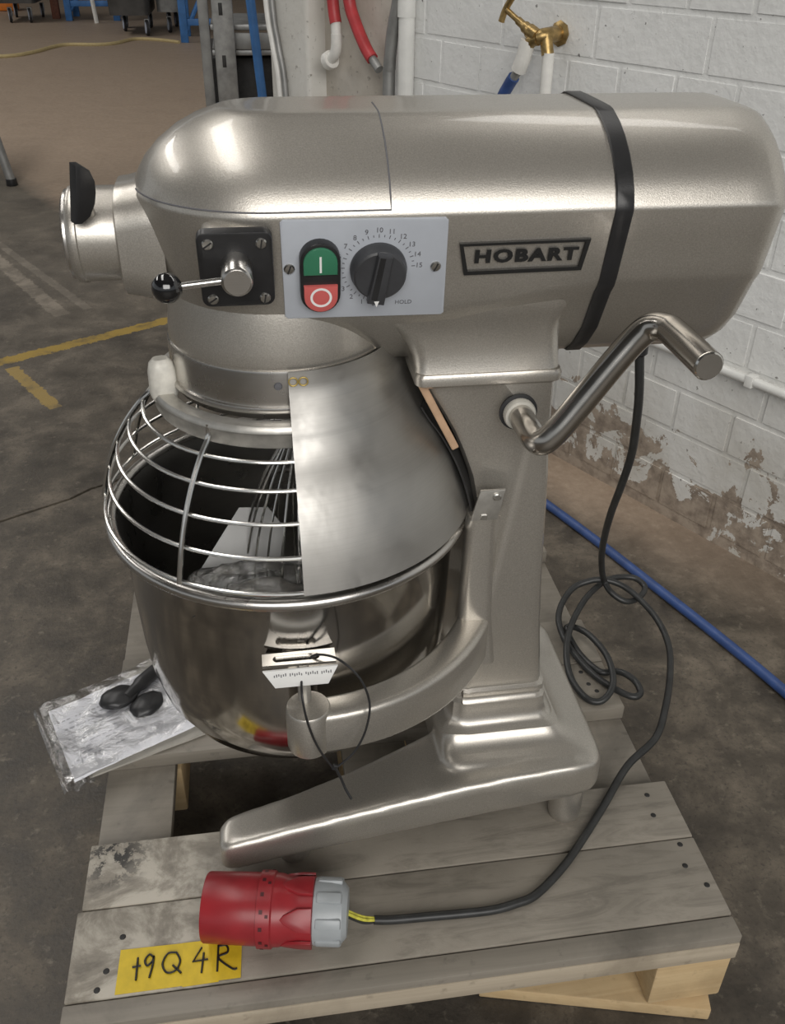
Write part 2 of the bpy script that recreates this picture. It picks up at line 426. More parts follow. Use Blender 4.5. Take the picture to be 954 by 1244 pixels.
# ---- brick wall on the right
WA = Vector((.636, 1.002, 0)); wd = Vector((math.sin(R(28.5)), -math.cos(R(28.5)), 0)); wn = Vector((-wd.y, wd.x, 0))   # wn points into the wall
def wp(s, z, off=0): return WA + wd * s + Vector((0, 0, z)) - wn * off
WROT = math.atan2(wd.y, wd.x)
def wbox(s0, s1, z0, z1, o0, o1, bev=0.0, seg=2):
    c = (wp(s0, z0, o0) + wp(s1, z1, o1)) / 2
    return box(c, (abs(s1 - s0), abs(o1 - o0), abs(z1 - z0)), bev, seg, Matrix.Rotation(WROT, 3, 'Z'))
wall = struct(obj('wall_right', *wbox(-1.085, 1.9, -.05, 1.9, -.0022, -.24), M['mortar'], smooth=False))
zs = [.02 + .0875 * k for k in range(6)] + [.457 + .0932 * (k + 1) for k in range(14)]
def brick_mesh(L, H, seed):
    rr = random.Random(seed); bm = bmesh.new(); bmesh.ops.create_cube(bm, size=1)
    for v in bm.verts: v.co = Vector((v.co.x * L, v.co.y * .05, v.co.z * H))
    bmesh.ops.bevel(bm, geom=bm.edges[:], offset=.0032, segments=2, affect='EDGES')
    for v in bm.verts: v.co += Vector((rr.uniform(-1, 1) * .0015, rr.uniform(-1, 1) * .0003, rr.uniform(-1, 1) * .0015))
    me = bpy.data.meshes.new('brick'); bm.to_mesh(me); bm.free(); me.shade_smooth(); me.set_sharp_from_angle(angle=R(20)); me.materials.append(M['brick']); return me
BM = {}
def brick(s0, s1, z0, z1, k):
    key = (round(s1 - s0, 3), round(z1 - z0, 4), k % 3)
    if key not in BM: BM[key] = brick_mesh(s1 - s0 - .0045, z1 - z0 - .0045, k)
    o = link('brick', BM[key], wp((s0 + s1) / 2, (z0 + z1) / 2, -.025 + .0008 * random.uniform(-1, 1)), wall)
    o.rotation_euler = (random.uniform(-.004, .004), random.uniform(-.006, .006), WROT + random.uniform(-.004, .004)); return o
S_L, S_R = -.62, 1.45
for i, z0 in enumerate(zs[:-4]):
    z1 = zs[i + 1]; header = (i % 2 == 0)
    # the header course spans z .836-.923
    step = .1265 if header else .25
    s = (.056 if header else -.011) - step * 30
    while s < S_R:
        a, b_ = max(s, S_L), s + step
        if b_ > S_L + .03 and a < S_R: brick(a, b_, z0, z1, random.randint(0, 5))
        s += step
# rendered stretch and pillar at the wall's far end
obj('render_panel', *wbox(-.93, -.622, 0, 1.6, .0, -.05, .004), M['beige'], wall)
pil = struct(obj('trim_1', *wbox(-1.105, -.915, 0, 1.9, .055, -.26, .012, 3), M['plaster']))
pil['label'] = 'white speckled pillar at the end of the brick wall'

# ================================================================ PALLET
PZ = .145
pal = thing('wooden_pallet', 'weathered grey wooden pallet on the concrete floor, carrying the mixer', 'pallet', (.1, -.03, 0))
def plank(x0, x1, y0, y1, mat, z1=PZ, h=.022, name='plank', bev=.002, label=None, skew=0.0):
    v, f = box(((x0 + x1) / 2, (y0 + y1) / 2, z1 - h / 2), (x1 - x0, y1 - y0, h), bev, 2)
    return obj(name, v, f, mat, pal, label=label)
plank(-.257, .444, -.290, -.2655, M['deck'], z1=.1440, h=.024)
plank(-.256, .444, -.2640, -.164, M['deckpatch'])
plank(-.252, .444, -.1625, -.079, M['deckpatch'])
plank(-.248, .440, .050, .143, M['deck'])
plank(-.246, .441, .1445, .240, M['deck'])
plank(-.245, .440, .42, .53, M['deck'])
for x0, x1 in ((-.250, -.165), (.352, .438), (.05, .135)):
    plank(x0, x1, -.287, .53, M['deck'], z1=.1225, h=.018, name='stringer_board')
for x0, x1 in ((-.25, -.16), (.36, .446), (.05, .14)):
    for y0, y1 in ((-.284, -.175), (.06, .17), (.42, .53)):
        if x0 == .05 and y0 < 0: y0, y1 = -.10, -.0
        plank(x0, x1, y0, y1, M['rawwood'], z1=.1040, h=.082, name='block', bev=.003)
# front fascia in paler timber, under the deck edge
v, f = box((.093, -.2895, .1195), (.70, .004, .026), .001); obj('edge_strip', v, f, M['edgewood'], pal, label='pale freshly cut front edge of the deck')
rz = Matrix.Rotation(R(-14), 3, 'Z')
v, f = box((.315, -.225, .011), (.26, .09, .02), .002, 2, rz); obj('bottom_board', v, f, M['rawwood'], pal, label='pale raw pine board skewed along the floor')
v, f = box((.10, .47, .011), (.68, .09, .02), .002); obj('bottom_board', v, f, M['rawwood'], pal)
def nail(x, y, z=PZ): obj('nail', *lathe_at([(.0001, .0009), (.0028, .0007), (.0034, 0), (.0034, -.004)], (x, y, z), (0, 0, 1), 10, False), M['dark'], pal)
for x, y in ((.413, -.098), (.409, -.128), (.424, -.172), (.418, -.2), (.432, -.227), (-.205, -.2), (-.218, -.236), (-.225, -.255), (.405, .10), (.412, .085), (.402, .125), (.40, .2), (-.2, .07), (-.2, .12)): nail(x, y)

# ================================================================ MIXER
mx = thing('planetary_mixer', 'large silver grey planetary mixer with wire bowl guard, standing on the wooden pallet', 'mixer', (.1, 0, PZ))
P_ = M['paint']
# ---- head shell: half section swept round the nose and along the body
def section(t):                              # t=0 nose .. 1 back; (half width, z)
    zl = .776 + .021 * t; wl = .1135 - (.860 - zl) * .233
    return [(0, .9203), (.02, .9203), (.036, .9200), (.0425, .9190), (.0475, .9172), (.060, .9128), (.075, .9052), (.090, .8942), (.101, .8830), (.108, .8722), (.1120, .8635), (.1134, .8602), (.1133, .8575),
            (.1080, .836), (wl + .0035, zl + .016), (wl + .0008, zl + .004), (wl - .002, zl - .003), (wl - .008, zl - .011), (.0725, .748 + .0 * t), (.055, .727), (.039, .714), (0, .706)]
def stations(xs, a0=-90, a1=-270, n=28):
    st = [(x, 0, 0, -1) for x in xs]
    st += [(0, 0, math.cos(R(a0 + (a1 - a0) * k / n)), math.sin(R(a0 + (a1 - a0) * k / n))) for k in range(n + 1)]
    st += [(x, 0, 0, 1) for x in reversed(xs)]
    return st
XS = [.2605, .22, .18, .14, .11, .085, .055, .028, .008]
st = stations(XS)
G = []
for bx, by, nx, ny in st:
    G.append([(bx + nx * w, by + ny * w, z) for w, z in section(max(0, min(1, (bx - .13) / .13)))])
nsec = len(G[0]); allv = [p for r in G for p in r]
cov, hou = [], []
for i in range(len(G) - 1):
    for j in range(nsec - 1):
        q = [i * nsec + j, i * nsec + j + 1, (i + 1) * nsec + j + 1, (i + 1) * nsec + j]
        inx = st[i][0] <= .086 and st[i + 1][0] <= .086
        (cov if (inx and j < 10) else hou).append(q)
obj('head_housing', allv, hou, P_, mx, angle=28)
obj('top_cover', [Vector(p) + Vector((0, 0, .0)) for p in allv], cov, P_, mx, angle=28, label='rounded lid over the front of the mixer head')
seam = []
for bx, by, nx, ny in st:
    if bx <= .086:
        w, z = section(0)[10]; seam.append((bx + nx * w, by + ny * w, z))
ov = [(.085, -w, z) for w, z in section(0)[:11]][::-1]
obj('cover_seam', *tube([*ov[::-1], *seam[1:], ], .0007, 6), M['dgrey'], mx)
# ---- trim band and motor cover
def secring(x, s=1.0, grow=0.0, cz=.815):
    h = [(w * s + (grow if w > 0 else 0), cz + (z - cz) * s + (grow if j < 11 else -grow * .6 if j > 15 else 0)) for j, (w, z) in enumerate(section(1))]
    return [(x, -w, z) for w, z in h] + [(x, w, z) for w, z in reversed(h[1:-1])]
obj('trim_band', *rings([secring(.2600, .97), secring(.2600, 1, .0012), secring(.2610, 1, .0018), secring(.2735, 1, .0018), secring(.2745, 1, .0012), secring(.2745, .97)]), M['black'], mx, label='black rubber strip round the head')
obj('motor_cover', *rings([secring(.2742, .97), secring(.2742), secring(.32), secring(.37), secring(.388, .995), secring(.397, .98), secring(.403, .955), secring(.4065, .92), secring(.408, .86), secring(.4085, .7)], True, True, True), P_, mx, angle=28)
# ---- gear housing drum, neck, flange
obj('gear_housing', *lathe([(.05, .80), (.0925, .788), (.0945, .778), (.0960, .768), (.0975, .757), (.0988, .746), (.0995, .736), (.0988, .7285), (.0955, .7245), (.05, .7240)], 72), P_, mx)
def rr_ring(x0, x1, hw, r, z, n=5): 
    return [((x0 + x1) / 2 + x, y, z) for x, y in rrect(x1 - x0, 2 * hw, r, n)]
obj('neck', *rings([rr_ring(.113, .243, .0835, .010, .712), rr_ring(.113, .243, .0822, .012, .718), rr_ring(.111, .243, .0802, .014, .728), rr_ring(.106, .243, .0797, .016, .738), rr_ring(.098, .243, .0805, .018, .748), rr_ring(.086, .244, .0825, .020, .757), rr_ring(.07, .246, .0855, .020, .766), rr_ring(.05, .248, .0885, .018, .774), rr_ring(.03, .248, .0890, .016, .780)], True, True, True), P_, mx, angle=60)
obj('flange', *rings([rr_ring(.117, .2405, .083, .008, .7015), rr_ring(.1125, .2445, .0865, .008, .7045), rr_ring(.1125, .2445, .0870, .008, .7115), rr_ring(.114, .243, .0855, .008, .7145)], True, True, True), P_, mx)
# ---- column with a raised front facet and a stepped plinth
def col_ring(xl, xc, xr, hw, z, rec=.013):
    half = [(xl + .004, -.0), (xl, -(hw - rec) * .5), (xl, -(hw - rec) + .008), (xl + .003, -(hw - rec) + .002), (xl + .009, -(hw - rec)), (max(xc - .020, xl + .010), -(hw - rec * .8)), (xc - .006, -hw + .001), (xc - .001, -hw - .0012 * (rec > .01)), (xc + .004, -hw), (xr - .012, -hw), (xr - .004, -hw + .003), (xr, -hw + .011), (xr, -hw * .4)]
    return [(x, y, z) for x, y in half] + [(x, -y, z) for x, y in reversed(half[1:])]
cz = [(.706, .119, .190, .241, .082), (.69, .128, .203, .2415, .082), (.67, .140, .2125, .242, .082), (.65, .151, .2205, .243, .082), (.63, .160, .2205, .2435, .082), (.60, .171, .2165, .246, .0825), (.575, .176, .213, .2475, .083), (.55, .179, .2095, .2485, .083), (.50, .180, .2025, .251, .083), (.46, .178, .197, .2535, .0825), (.42, .173, .190, .257, .081), (.37, .171, .184, .2630, .0775), (.338, .171, .183, .267, .0755)]
crs = [col_ring(a, b_, c, h, z) for z, a, b_, c, h in cz]
for z, g in ((.330, 0), (.327, .0035), (.321, .004), (.317, .0015), (.314, .002), (.311, .0055), (.303, .006), (.293, .0063), (.286, .0085), (.282, .0125), (.279, .020)):
    crs.append(col_ring(.170 - g, .183, .268 + g, .0745 + g, z, .013 * (1 if z > .325 else .3)))
obj('column', *rings(crs, True, True, True), P_, mx, angle=40)
# ---- base: overlapping cast lumps fused into one surface
bb = B()
def leg_ring(x, y0, y1, z0, z1, r=.011):
    w = abs(y1 - y0); h = z1 - z0
    return [(x, (y0 + y1) / 2 + a, (z0 + z1) / 2 + b_) for a, b_ in rrect(w, h, min(r, w * .45, h * .45), 4)]
for s in (1, -1):
    secs = [(.337, -.110, -.0, .201, .243), (.333, -.120, -.0, .200, .2475), (.324, -.129, -.0, .199, .2510), (.30, -.1345, -.0, .198, .2525), (.24, -.138, -.01, .195, .251), (.18, -.1415, -.035, .192, .2475), (.12, -.1450, -.058, .188, .241), (.05, -.1490, -.082, .183, .232), (-.02, -.1530, -.100, .177, .223), (-.075, -.1560, -.108, .170, .2145), (-.091, -.1565, -.112, .169, .2120), (-.101, -.1530, -.121, .172, .207)]
    rs = [leg_ring(x, s * y0, s * y1, a, c, .009) for x, y0, y1, a, c in secs]
    bb.add(*rings(rs, True, True, True))
def hull_ring(x0, x1, hw, z, r): return [((x0 + x1) / 2 + x, y, z) for x, y in rrect(x1 - x0, 2 * hw, r, 5)]
bb.add(*rings([hull_ring(.152, .333, .116, .200, .02), hull_ring(.152, .333, .116, .2525, .02), hull_ring(.152, .328, .112, .2545, .02), hull_ring(.153, .316, .101, .2575, .02), hull_ring(.155, .302, .0925, .2625, .018), hull_ring(.158, .292, .0865, .2695, .015), hull_ring(.160, .286, .0825, .278, .012), hull_ring(.161, .283, .0800, .287, .010)], True, True, True))
base = bb.make('base', P_, mx)
rm = base.modifiers.new('remesh', 'REMESH'); rm.mode = 'VOXEL'; rm.voxel_size = .0035; rm.use_smooth_shade = True
sm = base.modifiers.new('smooth', 'SMOOTH'); sm.iterations = 14; sm.factor = .5
for x, y in ((.303, -.108), (.303, .108), (-.02, -.118), (-.02, .118)):
    obj('foot', *lathe_at([(.017, .06), (.0198, .058), (.0198, .012), (.0188, .003), (.0168, 0)], (x, y, PZ), (0, 0, 1), 28), P_, base)

# ---- attachment hub on the nose
hz = .821
obj('attachment_hub', *lathe_at([(.03, 0), (.0365, .0), (.0385, .0015), (.0395, .0045), (.0395, .008), (.0385, .009), (.0385, .045), (.0385, .06)], (-.1670, 0, hz), (1, 0, 0), 48), P_, mx)
obj('hub_rim', *lathe_at([(.02, -.0035), (.033, -.0035), (.0362, -.0015), (.0362, .0015), (.02, .0015)], (-.1675, 0, hz), (1, 0, 0), 48), M['steel'], mx, label='bright machined ring on the hub front')
hf = B()
for x, w in ((-.1275, .0865), (-.1265, .0905), (-.119, .092), (-.105, .097), (-.08, .10)):
    pass
hf.add(*rings([[(x, y, hz - .002 + z) for y, z in rrect(w, w, .030, 6)] for x, w in ((-.1275, .084), (-.126, .089), (-.118, .091), (-.108, .095), (-.09, .10))], True, True, True))
hf.make('hub_flange', P_, mx)
tk = B()
tk.add(*lathe_at([(.006, 0), (.006, .02)], (-.148, -.030, .846), (0, -.55, .83), 16))
tk.make('thumb_screw', M['steel'], mx)
dpoly = [(-.019, -.004), (-.025, .004), (-.026, .018), (-.020, .025), (.0, .0275), (.020, .025), (.026, .018), (.025, .004), (.019, -.004), (.0, -.006)]
# the wing stands upright and is turned so its thin side faces left
wing = xfm(prism([(0, -.0265), (.006, -.0270), (.0145, -.0215), (.0195, -.010), (.0205, .0), (.0195, .010), (.0145, .0205), (.006, .0265), (0, .0270)], .0118, .002), frame_m((-.1560, -.0440, .8655), Vector((.84, .54, 0)), Vector((.15, -.02, 1))) @ Matrix.Scale(.84, 4))
obj('thumb_knob', *wing, M['black'], mx, label='black winged thumb knob')

# ---- front-face frame of the tilted side panel
FO = Vector((.06, -.1135 + .058 * .233, .802)); FU = Vector((1, 0, 0)); FV = Vector((0, -.227, .974)).normalized(); FN = FU.cross(FV)
def fp(u, v, n=0): return FO + FU * u + FV * v + FN * n
def fm(u, v, n=0): return frame_m(fp(u, v, n), FU, FV)
def slot_screw(u, v, n, r, ang, parent, name='screw'):
    s = obj(name, *xfm(lathe([(.0001, .0022), (r * .8, .0019), (r, .0008), (r, -.002)], 20), fm(u, v, n)), M['screw'], parent)
    obj('slot', *xfm(box((0, 0, .0021), (r * 1.7, r * .28, .0006), 0, 1, Matrix.Rotation(R(ang), 3, 'Z')), fm(u, v, n)), M['dark'], s)
    return s
# gear shift
gp = (-.0925, .0245)
pad = obj('shift_pad', *xfm(prism(rrect(.050, .056, .009), .02), fm(*gp, -.016)), P_, mx)
sp = obj('shift_plate', *xfm(prism(rrect(.0555, .0625, .007), .008, .0018), fm(*gp, .004)), M['black'], mx, label='black square gear shift plate')
for du, dv in ((-.0195, .0225), (.0195, .0222), (-.0195, -.0238), (.0200, -.0240)): slot_screw(gp[0] + du, gp[1] + dv, .0118, .0043, 35 if du < 0 else 80, sp)
bd = Vector((0.01, -.99, -.10)).normalized()
bo = fp(gp[0] - .0000, gp[1] + .004, .010)
obj('shift_shaft', *lathe_at([(.0115, 0), (.0115, .030), (.0105, .0315), (.0095, .0322)], bo, bd, 32), M['steel'], mx)
l0 = bo + bd * .025; l1 = l0 + Vector((-.050, -.004, -.0035))
lev = obj('shift_lever', *tube([l0, l1], .0028, 12), M['wire'], mx)
v, f = lathe_at([(.0001, -.0112), (.0043, -.0104), (.0079, -.0079), (.0104, -.0043), (.0112, 0), (.0104, .0043), (.0079, .0079), (.0043, .0104), (.0001, .0112)], l1, (1, 0, 0), 32, False)
obj('ball_knob', v, f, M['ball'], lev, label='glossy black ball')
# control panel
cp = obj('control_panel', *xfm(prism([(-.0553, -.0265), (-.0575, -.0245), (-.0585, .0565), (-.0563, .0587), (.0665, .0573), (.0688, .0550), (.0715, -.0265), (.0695, -.0284)], .0032, .0006), fm(0, 0, -.0012)), M['plate'], mx, label='pale grey control plate')
slot_screw(-.0528, .0188, .0022, .0042, 70, cp); slot_screw(.0615, .0166, .0022, .0042, 65, cp)
def capsule(w, h, n=14):
    r = w / 2; return [(r * math.cos(R(180 * k / n)), h / 2 - r + r * math.sin(R(180 * k / n))) for k in range(n + 1)] + [(-r * math.cos(R(180 * k / n)), -h / 2 + r - r * math.sin(R(180 * k / n))) for k in range(n + 1)]
bu, bv = -.0295, .0135
bs = obj('button_housing', *xfm(prism(capsule(.0312, .0600), .0095, .0015), fm(bu, bv, .001)), M['black'], cp, label='black oval start stop switch')
def capd(top, w=.0262, h=.0545, gap=.0045, lo=.0):
    r = w / 2; cyy = h / 2 - r
    pts = [(-r, gap + lo)] + [(-r * math.cos(R(180 * k / 14)), cyy + r * math.sin(R(180 * k / 14))) for k in range(15)] + [(r, gap + lo)]
    return pts if top else [(-x, -y) for x, y in pts]
obj('start_button', *xfm(prism(capd(True), .0028, .0008), fm(bu, bv, .0098)), M['green'], bs, label='green upper button with a white bar')
obj('stop_button', *xfm(prism(capd(False), .0040, .0010), fm(bu, bv, .0098)), M['red'], bs, label='red lower button with a white ring')
obj('bar_mark', *xfm(box((0, .0138, .0029), (.0016, .0135, .0003)), fm(bu, bv, .0099)), M['white'], bs)
ring_v, ring_f = rings([[(rr * math.cos(2 * PI * k / 32), -.0140 + rr * math.sin(2 * PI * k / 32), zz) for k in range(32)] for rr, zz in ((.0066, .0039), (.0066, .0042), (.0084, .0042), (.0084, .0039))])
obj('ring_mark', *xfm((ring_v, ring_f), fm(bu, bv, .0099)), M['white'], bs)
ku, kv = .0160, .0165
kb = obj('timer_knob', *xfm(lathe([(.0222, 0), (.0222, .004), (.0212, .006), (.0205, .0115), (.0190, .0128), (.0001, .0130)], 48), fm(ku, kv, .0022)), M['knob'], cp, label='round charcoal timer dial')
obj('pointer', *xfm(prism([(-.0068, -.0218), (.0068, -.0218), (.0056, .0200), (-.0056, .0200)], .0075, .002), fm(ku, kv, .0135) @ Matrix.Rotation(R(-9), 4, 'Z')), M['knob'], kb)
obj('pointer_face', *xfm(prism([(-.0046, -.017), (.0000, -.017), (.0000, .0195), (-.0040, .0195)], .0004), fm(ku, kv, .0211) @ Matrix.Rotation(R(-9), 4, 'Z')), M['black'], kb)
obj('index_mark', *xfm(prism([(-.0020, .0026), (.0020, .0026), (.0, -.0026)][::-1], .0006), fm(ku - .0030, kv - .0203, .0205)), M['white'], kb)
tk = B(); dg_ = B()
for k in range(31):
    a = R(265 - 8.75 * k); r0, r1 = (.0262, .0290) if k % 2 == 0 else (.0268, .0285)
    v, f = box(((r0 + r1) / 2, 0, .0003), (r1 - r0, .0005, .0003)); tk.add(*xfm((v, f), fm(ku, kv, .0020) @ Matrix.Rotation(a, 4, 'Z')))
    if k % 2 == 0:
        n = k // 2; v, f = text_geo(str(n), .0058); dg_.add(*xfm((v, f), fm(ku + .0322 * math.cos(a), kv + .0322 * math.sin(a), .0020)))
v, f = text_geo('HOLD', .0050); dg_.add(*xfm((v, f), fm(ku + .0215, kv - .0315, .0020)))
tk.add(dg_.v, dg_.f); tk.make('dial_print', M['dgrey'], cp, smooth=False)
# badge
ob = [(.0790, .0352), (.1845, .0360), (.1815, .0085), (.0850, .0076)]
ib = [(.0822, .0330), (.1808, .0338), (.1788, .0118), (.0876, .0110)]
bt = B(); k = 4
v = [fp(x, y, n) for n in (.0006, .0028) for x, y in ob] + [fp(x, y, n) for n in (.0006, .0028) for x, y in ib]
f = []
for i in range(4):
    j = (i + 1) % 4
    f += [[4 + i, 4 + j, 12 + j, 12 + i], [i, j, 4 + j, 4 + i], [8 + i, 8 + j, 12 + j, 12 + i]]
obj('badge_frame', v, f, M['ink'], mx, smooth=False, label='black trapezoid name plate outline')
tv, tf = text_geo('HOBART', .0180, .00075, space=1.16)
xs_ = [a.x for a in tv]; wsc = .0840 / (max(xs_) - min(xs_)); mid = (max(xs_) + min(xs_)) / 2
tv = [Vector(((a.x - mid) * wsc, a.y * .84, a.z)) for a in tv]
obj('badge_lettering', *xfm((tv, tf), fm(.1345, .0226, .0016)), M['ink'], mx, smooth=False)

# ---- crank handle on the column
cr = obj('lift_handle', *tube(spline([(.2065, -.080, .675), (.2065, -.118, .675), (.2068, -.136, .6752), (.2098, -.1485, .678), (.2185, -.1520, .6880), (.236, -.1520, .712), (.262, -.1520, .750), (.2770, -.1530, .7705), (.2855, -.1565, .7795), (.2925, -.167, .7825), (.2945, -.180, .7825), (.2950, -.222, .7820), (.2950, -.238, .7818)], 8), .0113, 20), M['polish'], mx, label='bent steel lift crank')
obj('handle_cap', *lathe_at([(.0108, -.002), (.0108, .0005), (.0098, .0018), (.0001, .0018)], (.2950, -.238, .7818), (0, -1, 0), 24, False), M['wire'], cr)
obj('washer', *lathe_at([(.011, 0), (.0165, 0), (.0175, .0015), (.0175, .0035), (.011, .005)], (.2065, -.082, .675), (0, -1, 0), 32), M['rubber'], cr, label='black rubber washer')
obj('collar', *lathe_at([(.0115, .0), (.0145, .0), (.0148, .004), (.0138, .007), (.0115, .007)], (.2065, -.0868, .675), (0, -1, 0), 32), M['whitecast'], cr)

# ---- bowl yoke: slide on the column, two arms hugging the bowl
def arm_path(s):
    pts = []
    for k in range(15):
        a = -88 + 56 * k / 14; rr = .1905 + .006 * k / 14
        pts.append((rr * math.cos(R(a)), s * rr * math.sin(R(a))))
    return pts
for s in (1, -1):
    pts = arm_path(s) + [(.181, -s * .082), (.188, -s * .055)] if False else arm_path(s) + [(.178, -.087 * s), (.187, -.06 * s)]
    rs = []
    for i, (x, y) in enumerate(pts):
        a = Vector(pts[max(i - 1, 0)]); b_ = Vector(pts[min(i + 1, len(pts) - 1)]); t = (b_ - a).normalized(); n = Vector((t.y, -t.x)) * (1 if s > 0 else 1)
        w = .030 + .004 * i / len(pts); h0, h1 = .392 - .006 * i / len(pts), .440
        rs.append([(x + n.x * q, y + n.y * q, (h0 + h1) / 2 + zz) for q, zz in rrect(w, h1 - h0, .007, 3)])
    yk = B(); yk.add(*rings(rs, True, True, True))
    yk.add(*lathe_at([(.012, -.002), (.0195, 0), (.0205, .003), (.0205, .047), (.0192, .049), (.012, .049)], (.001, -.191 * s, .394), (0, 0, 1), 32)); yk.make('yoke_arm', P_, mx)
obj('yoke_slide', *rings([hull_ring(.184, .206, .080, .375, .008), hull_ring(.184, .206, .080, .56, .008)], True, True, True), P_, mx)
for s in (1, -1):
    lugr = lambda x0, x1, z, r: [((x0 + x1) / 2 + x, -.0770 * s + y, z) for x, y in rrect(x1 - x0, .024, r, 4)]
    obj('slide_lug', *rings([lugr(.170, .206, .378, .006), lugr(.164, .204, .40, .008), lugr(.165, .199, .44, .008), lugr(.166, .197, .50, .008), lugr(.167, .196, .562, .008), lugr(.169, .194, .566, .006)], True, True, True), P_, mx)
br = xfm(prism([(-.013, -.017), (.013, -.017), (.018, .017), (-.006, .017)], .0025, .0006), frame_m((.181, -.0905, .582), (1, 0, 0), (0, -.05, 1)))
bk = obj('slide_bracket', *br, M['castiron'], mx)
obj('bolt', *lathe_at([(.0055, 0), (.0055, .005), (.0045, .006)], (.180, -.089, .5665), (0, 0, 1), 6), M['screw'], bk)
obj('bolt', *lathe_at([(.004, 0), (.004, .003), (.003, .0038)], (.191, -.0925, .592), (0, -1, 0), 12), M['screw'], bk)
for s in (1, -1):
    obj('locating_pin', *lathe_at([(.0060, 0), (.0060, .040), (.004, .044)], (-.001, -.1825 * s, .44), (0, 0, 1), 16), M['castiron'], mx)

# ---- bowl guard
gd = M['steel']
obj('guard_band', *lathe([(.094, .732), (.1005, .732), (.1010, .730), (.1010, .7005), (.1035, .7000), (.1042, .6975), (.1035, .6950), (.0990, .6940), (.0985, .688), (.094, .688)], 72, closed=True), gd, mx, label='polished steel band under the gear housing')
obj('guard_ring', *lathe([(.1065, .6905), (.1160, .6915), (.1195, .6910), (.1215, .6885), (.1220, .6855), (.1205, .683), (.1190, .671), (.1160, .669), (.1065, .672)], 72, closed=True), M['castiron'], mx)
lug = B(); lug.add(*rings([hull_ring(-.015, .015, .010, z, .0095) if False else [(x * s_, y * s_, z) for x, y in rrect(.024, .020, .009, 5)] for z, s_ in ((.0, .9), (.006, 1.05), (.026, 1.0), (.034, .85), (.038, .55))], True, True, True))
lug.xf(Matrix.Translation((-.1065, -.034, .6835)) @ Matrix.Rotation(R(17), 4, 'Z')); lug.make('guard_lug', M['whitecast'], mx, label='chipped white cast lug on the guard ring')
GP = [(.1185, .676), (.131, .664), (.146, .645), (.160, .621), (.171, .594), (.1795, .563)]
for (r, z) in GP[1:]:
    obj('guard_hoop', *tube([(r * math.cos(R(a)), r * math.sin(R(a)), z) for a in range(88, 277, 4)], .0019, 8), M['wire'], mx)
gprof = spline([(r, 0, z) for r, z in [(.1165, .688)] + GP], 6)
for a in (-124, 179, 152, 122, 98):
    obj('guard_rib', *tube([((p.x + .0028) * math.cos(R(a)), (p.x + .0028) * math.sin(R(a)), p.z) for p in gprof], .0026, 10), M['wire'], mx)
sprof = [(.1055, .7335), (.1060, .722), (.1075, .714), (.112, .706)] + [(p.x + .004, p.z) for p in spline([(r, 0, z) for r, z in [(.117, .694), (.1215, .680)] + GP[1:]], 5)][3:]
outer = sprof; inner = [(r - .0016, z - .0008) for r, z in reversed(sprof)]
obj('guard_shield', *lathe(outer + inner, 72, -89, 78, closed=True), M['satin'], mx, label='solid brushed steel half of the bowl guard')
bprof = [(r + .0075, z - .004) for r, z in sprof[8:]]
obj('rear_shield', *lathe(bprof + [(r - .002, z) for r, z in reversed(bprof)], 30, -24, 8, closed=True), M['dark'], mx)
obj('tan_strip', *box((.1365, -.0725, .668), (.007, .004, .075), .001, 1, Matrix.Rotation(R(-27), 3, 'Y')), M['tan'], mx, label='tan strip behind the guard')  # plain tan strip set between the guard and the column
sv, sf = lathe_at([(.0001, .0015), (.003, .0012), (.0036, 0), (.0036, -.002)], (-.0065, -.1008, .7195), (0, -1, 0), 16, False)
obj('guard_screw', sv, sf, M['dgrey'], mx)
gm = B()
for dx in (-.0042, .0042):
    gm.add(*tube([(.010 + dx + .0036 * math.cos(2 * PI * k / 20), -.1062 - .0006, .7255 + .0036 * math.sin(2 * PI * k / 20)) for k in range(20)], .0007, 6, True))
gm.make('gold_mark', M['gold'], mx)

# ================================================================ BOWL
bw = thing('mixing_bowl', 'polished stainless steel mixing bowl held in the mixer yoke under the wire guard', 'bowl', (0, 0, .30))
op = [(.1735, .552), (.1690, .54), (.1670, .50), (.1655, .45), (.1640, .41), (.1610, .375), (.1540, .345), (.1420, .322), (.1260, .307), (.105, .2985), (.06, .296), (.0001, .296)]
ip = [(.0001, .299), (.06, .299), (.104, .3015), (.1245, .3098), (.1400, .324), (.1517, .3465), (.1588, .3757), (.1618, .41), (.1633, .45), (.1648, .50), (.1668, .54), (.1715, .552)]
obj('bowl_body', *lathe(op, 96), M['bowl'], bw)
obj('bowl_lining', *lathe(ip, 96), M['bowl_in'], bw)
obj('rim', *tube([(.1765 * math.cos(2 * PI * k / 96), .1765 * math.sin(2 * PI * k / 96), .5495) for k in range(96)], .0062, 12, True), M['steel'], bw, label='rolled bright rim')
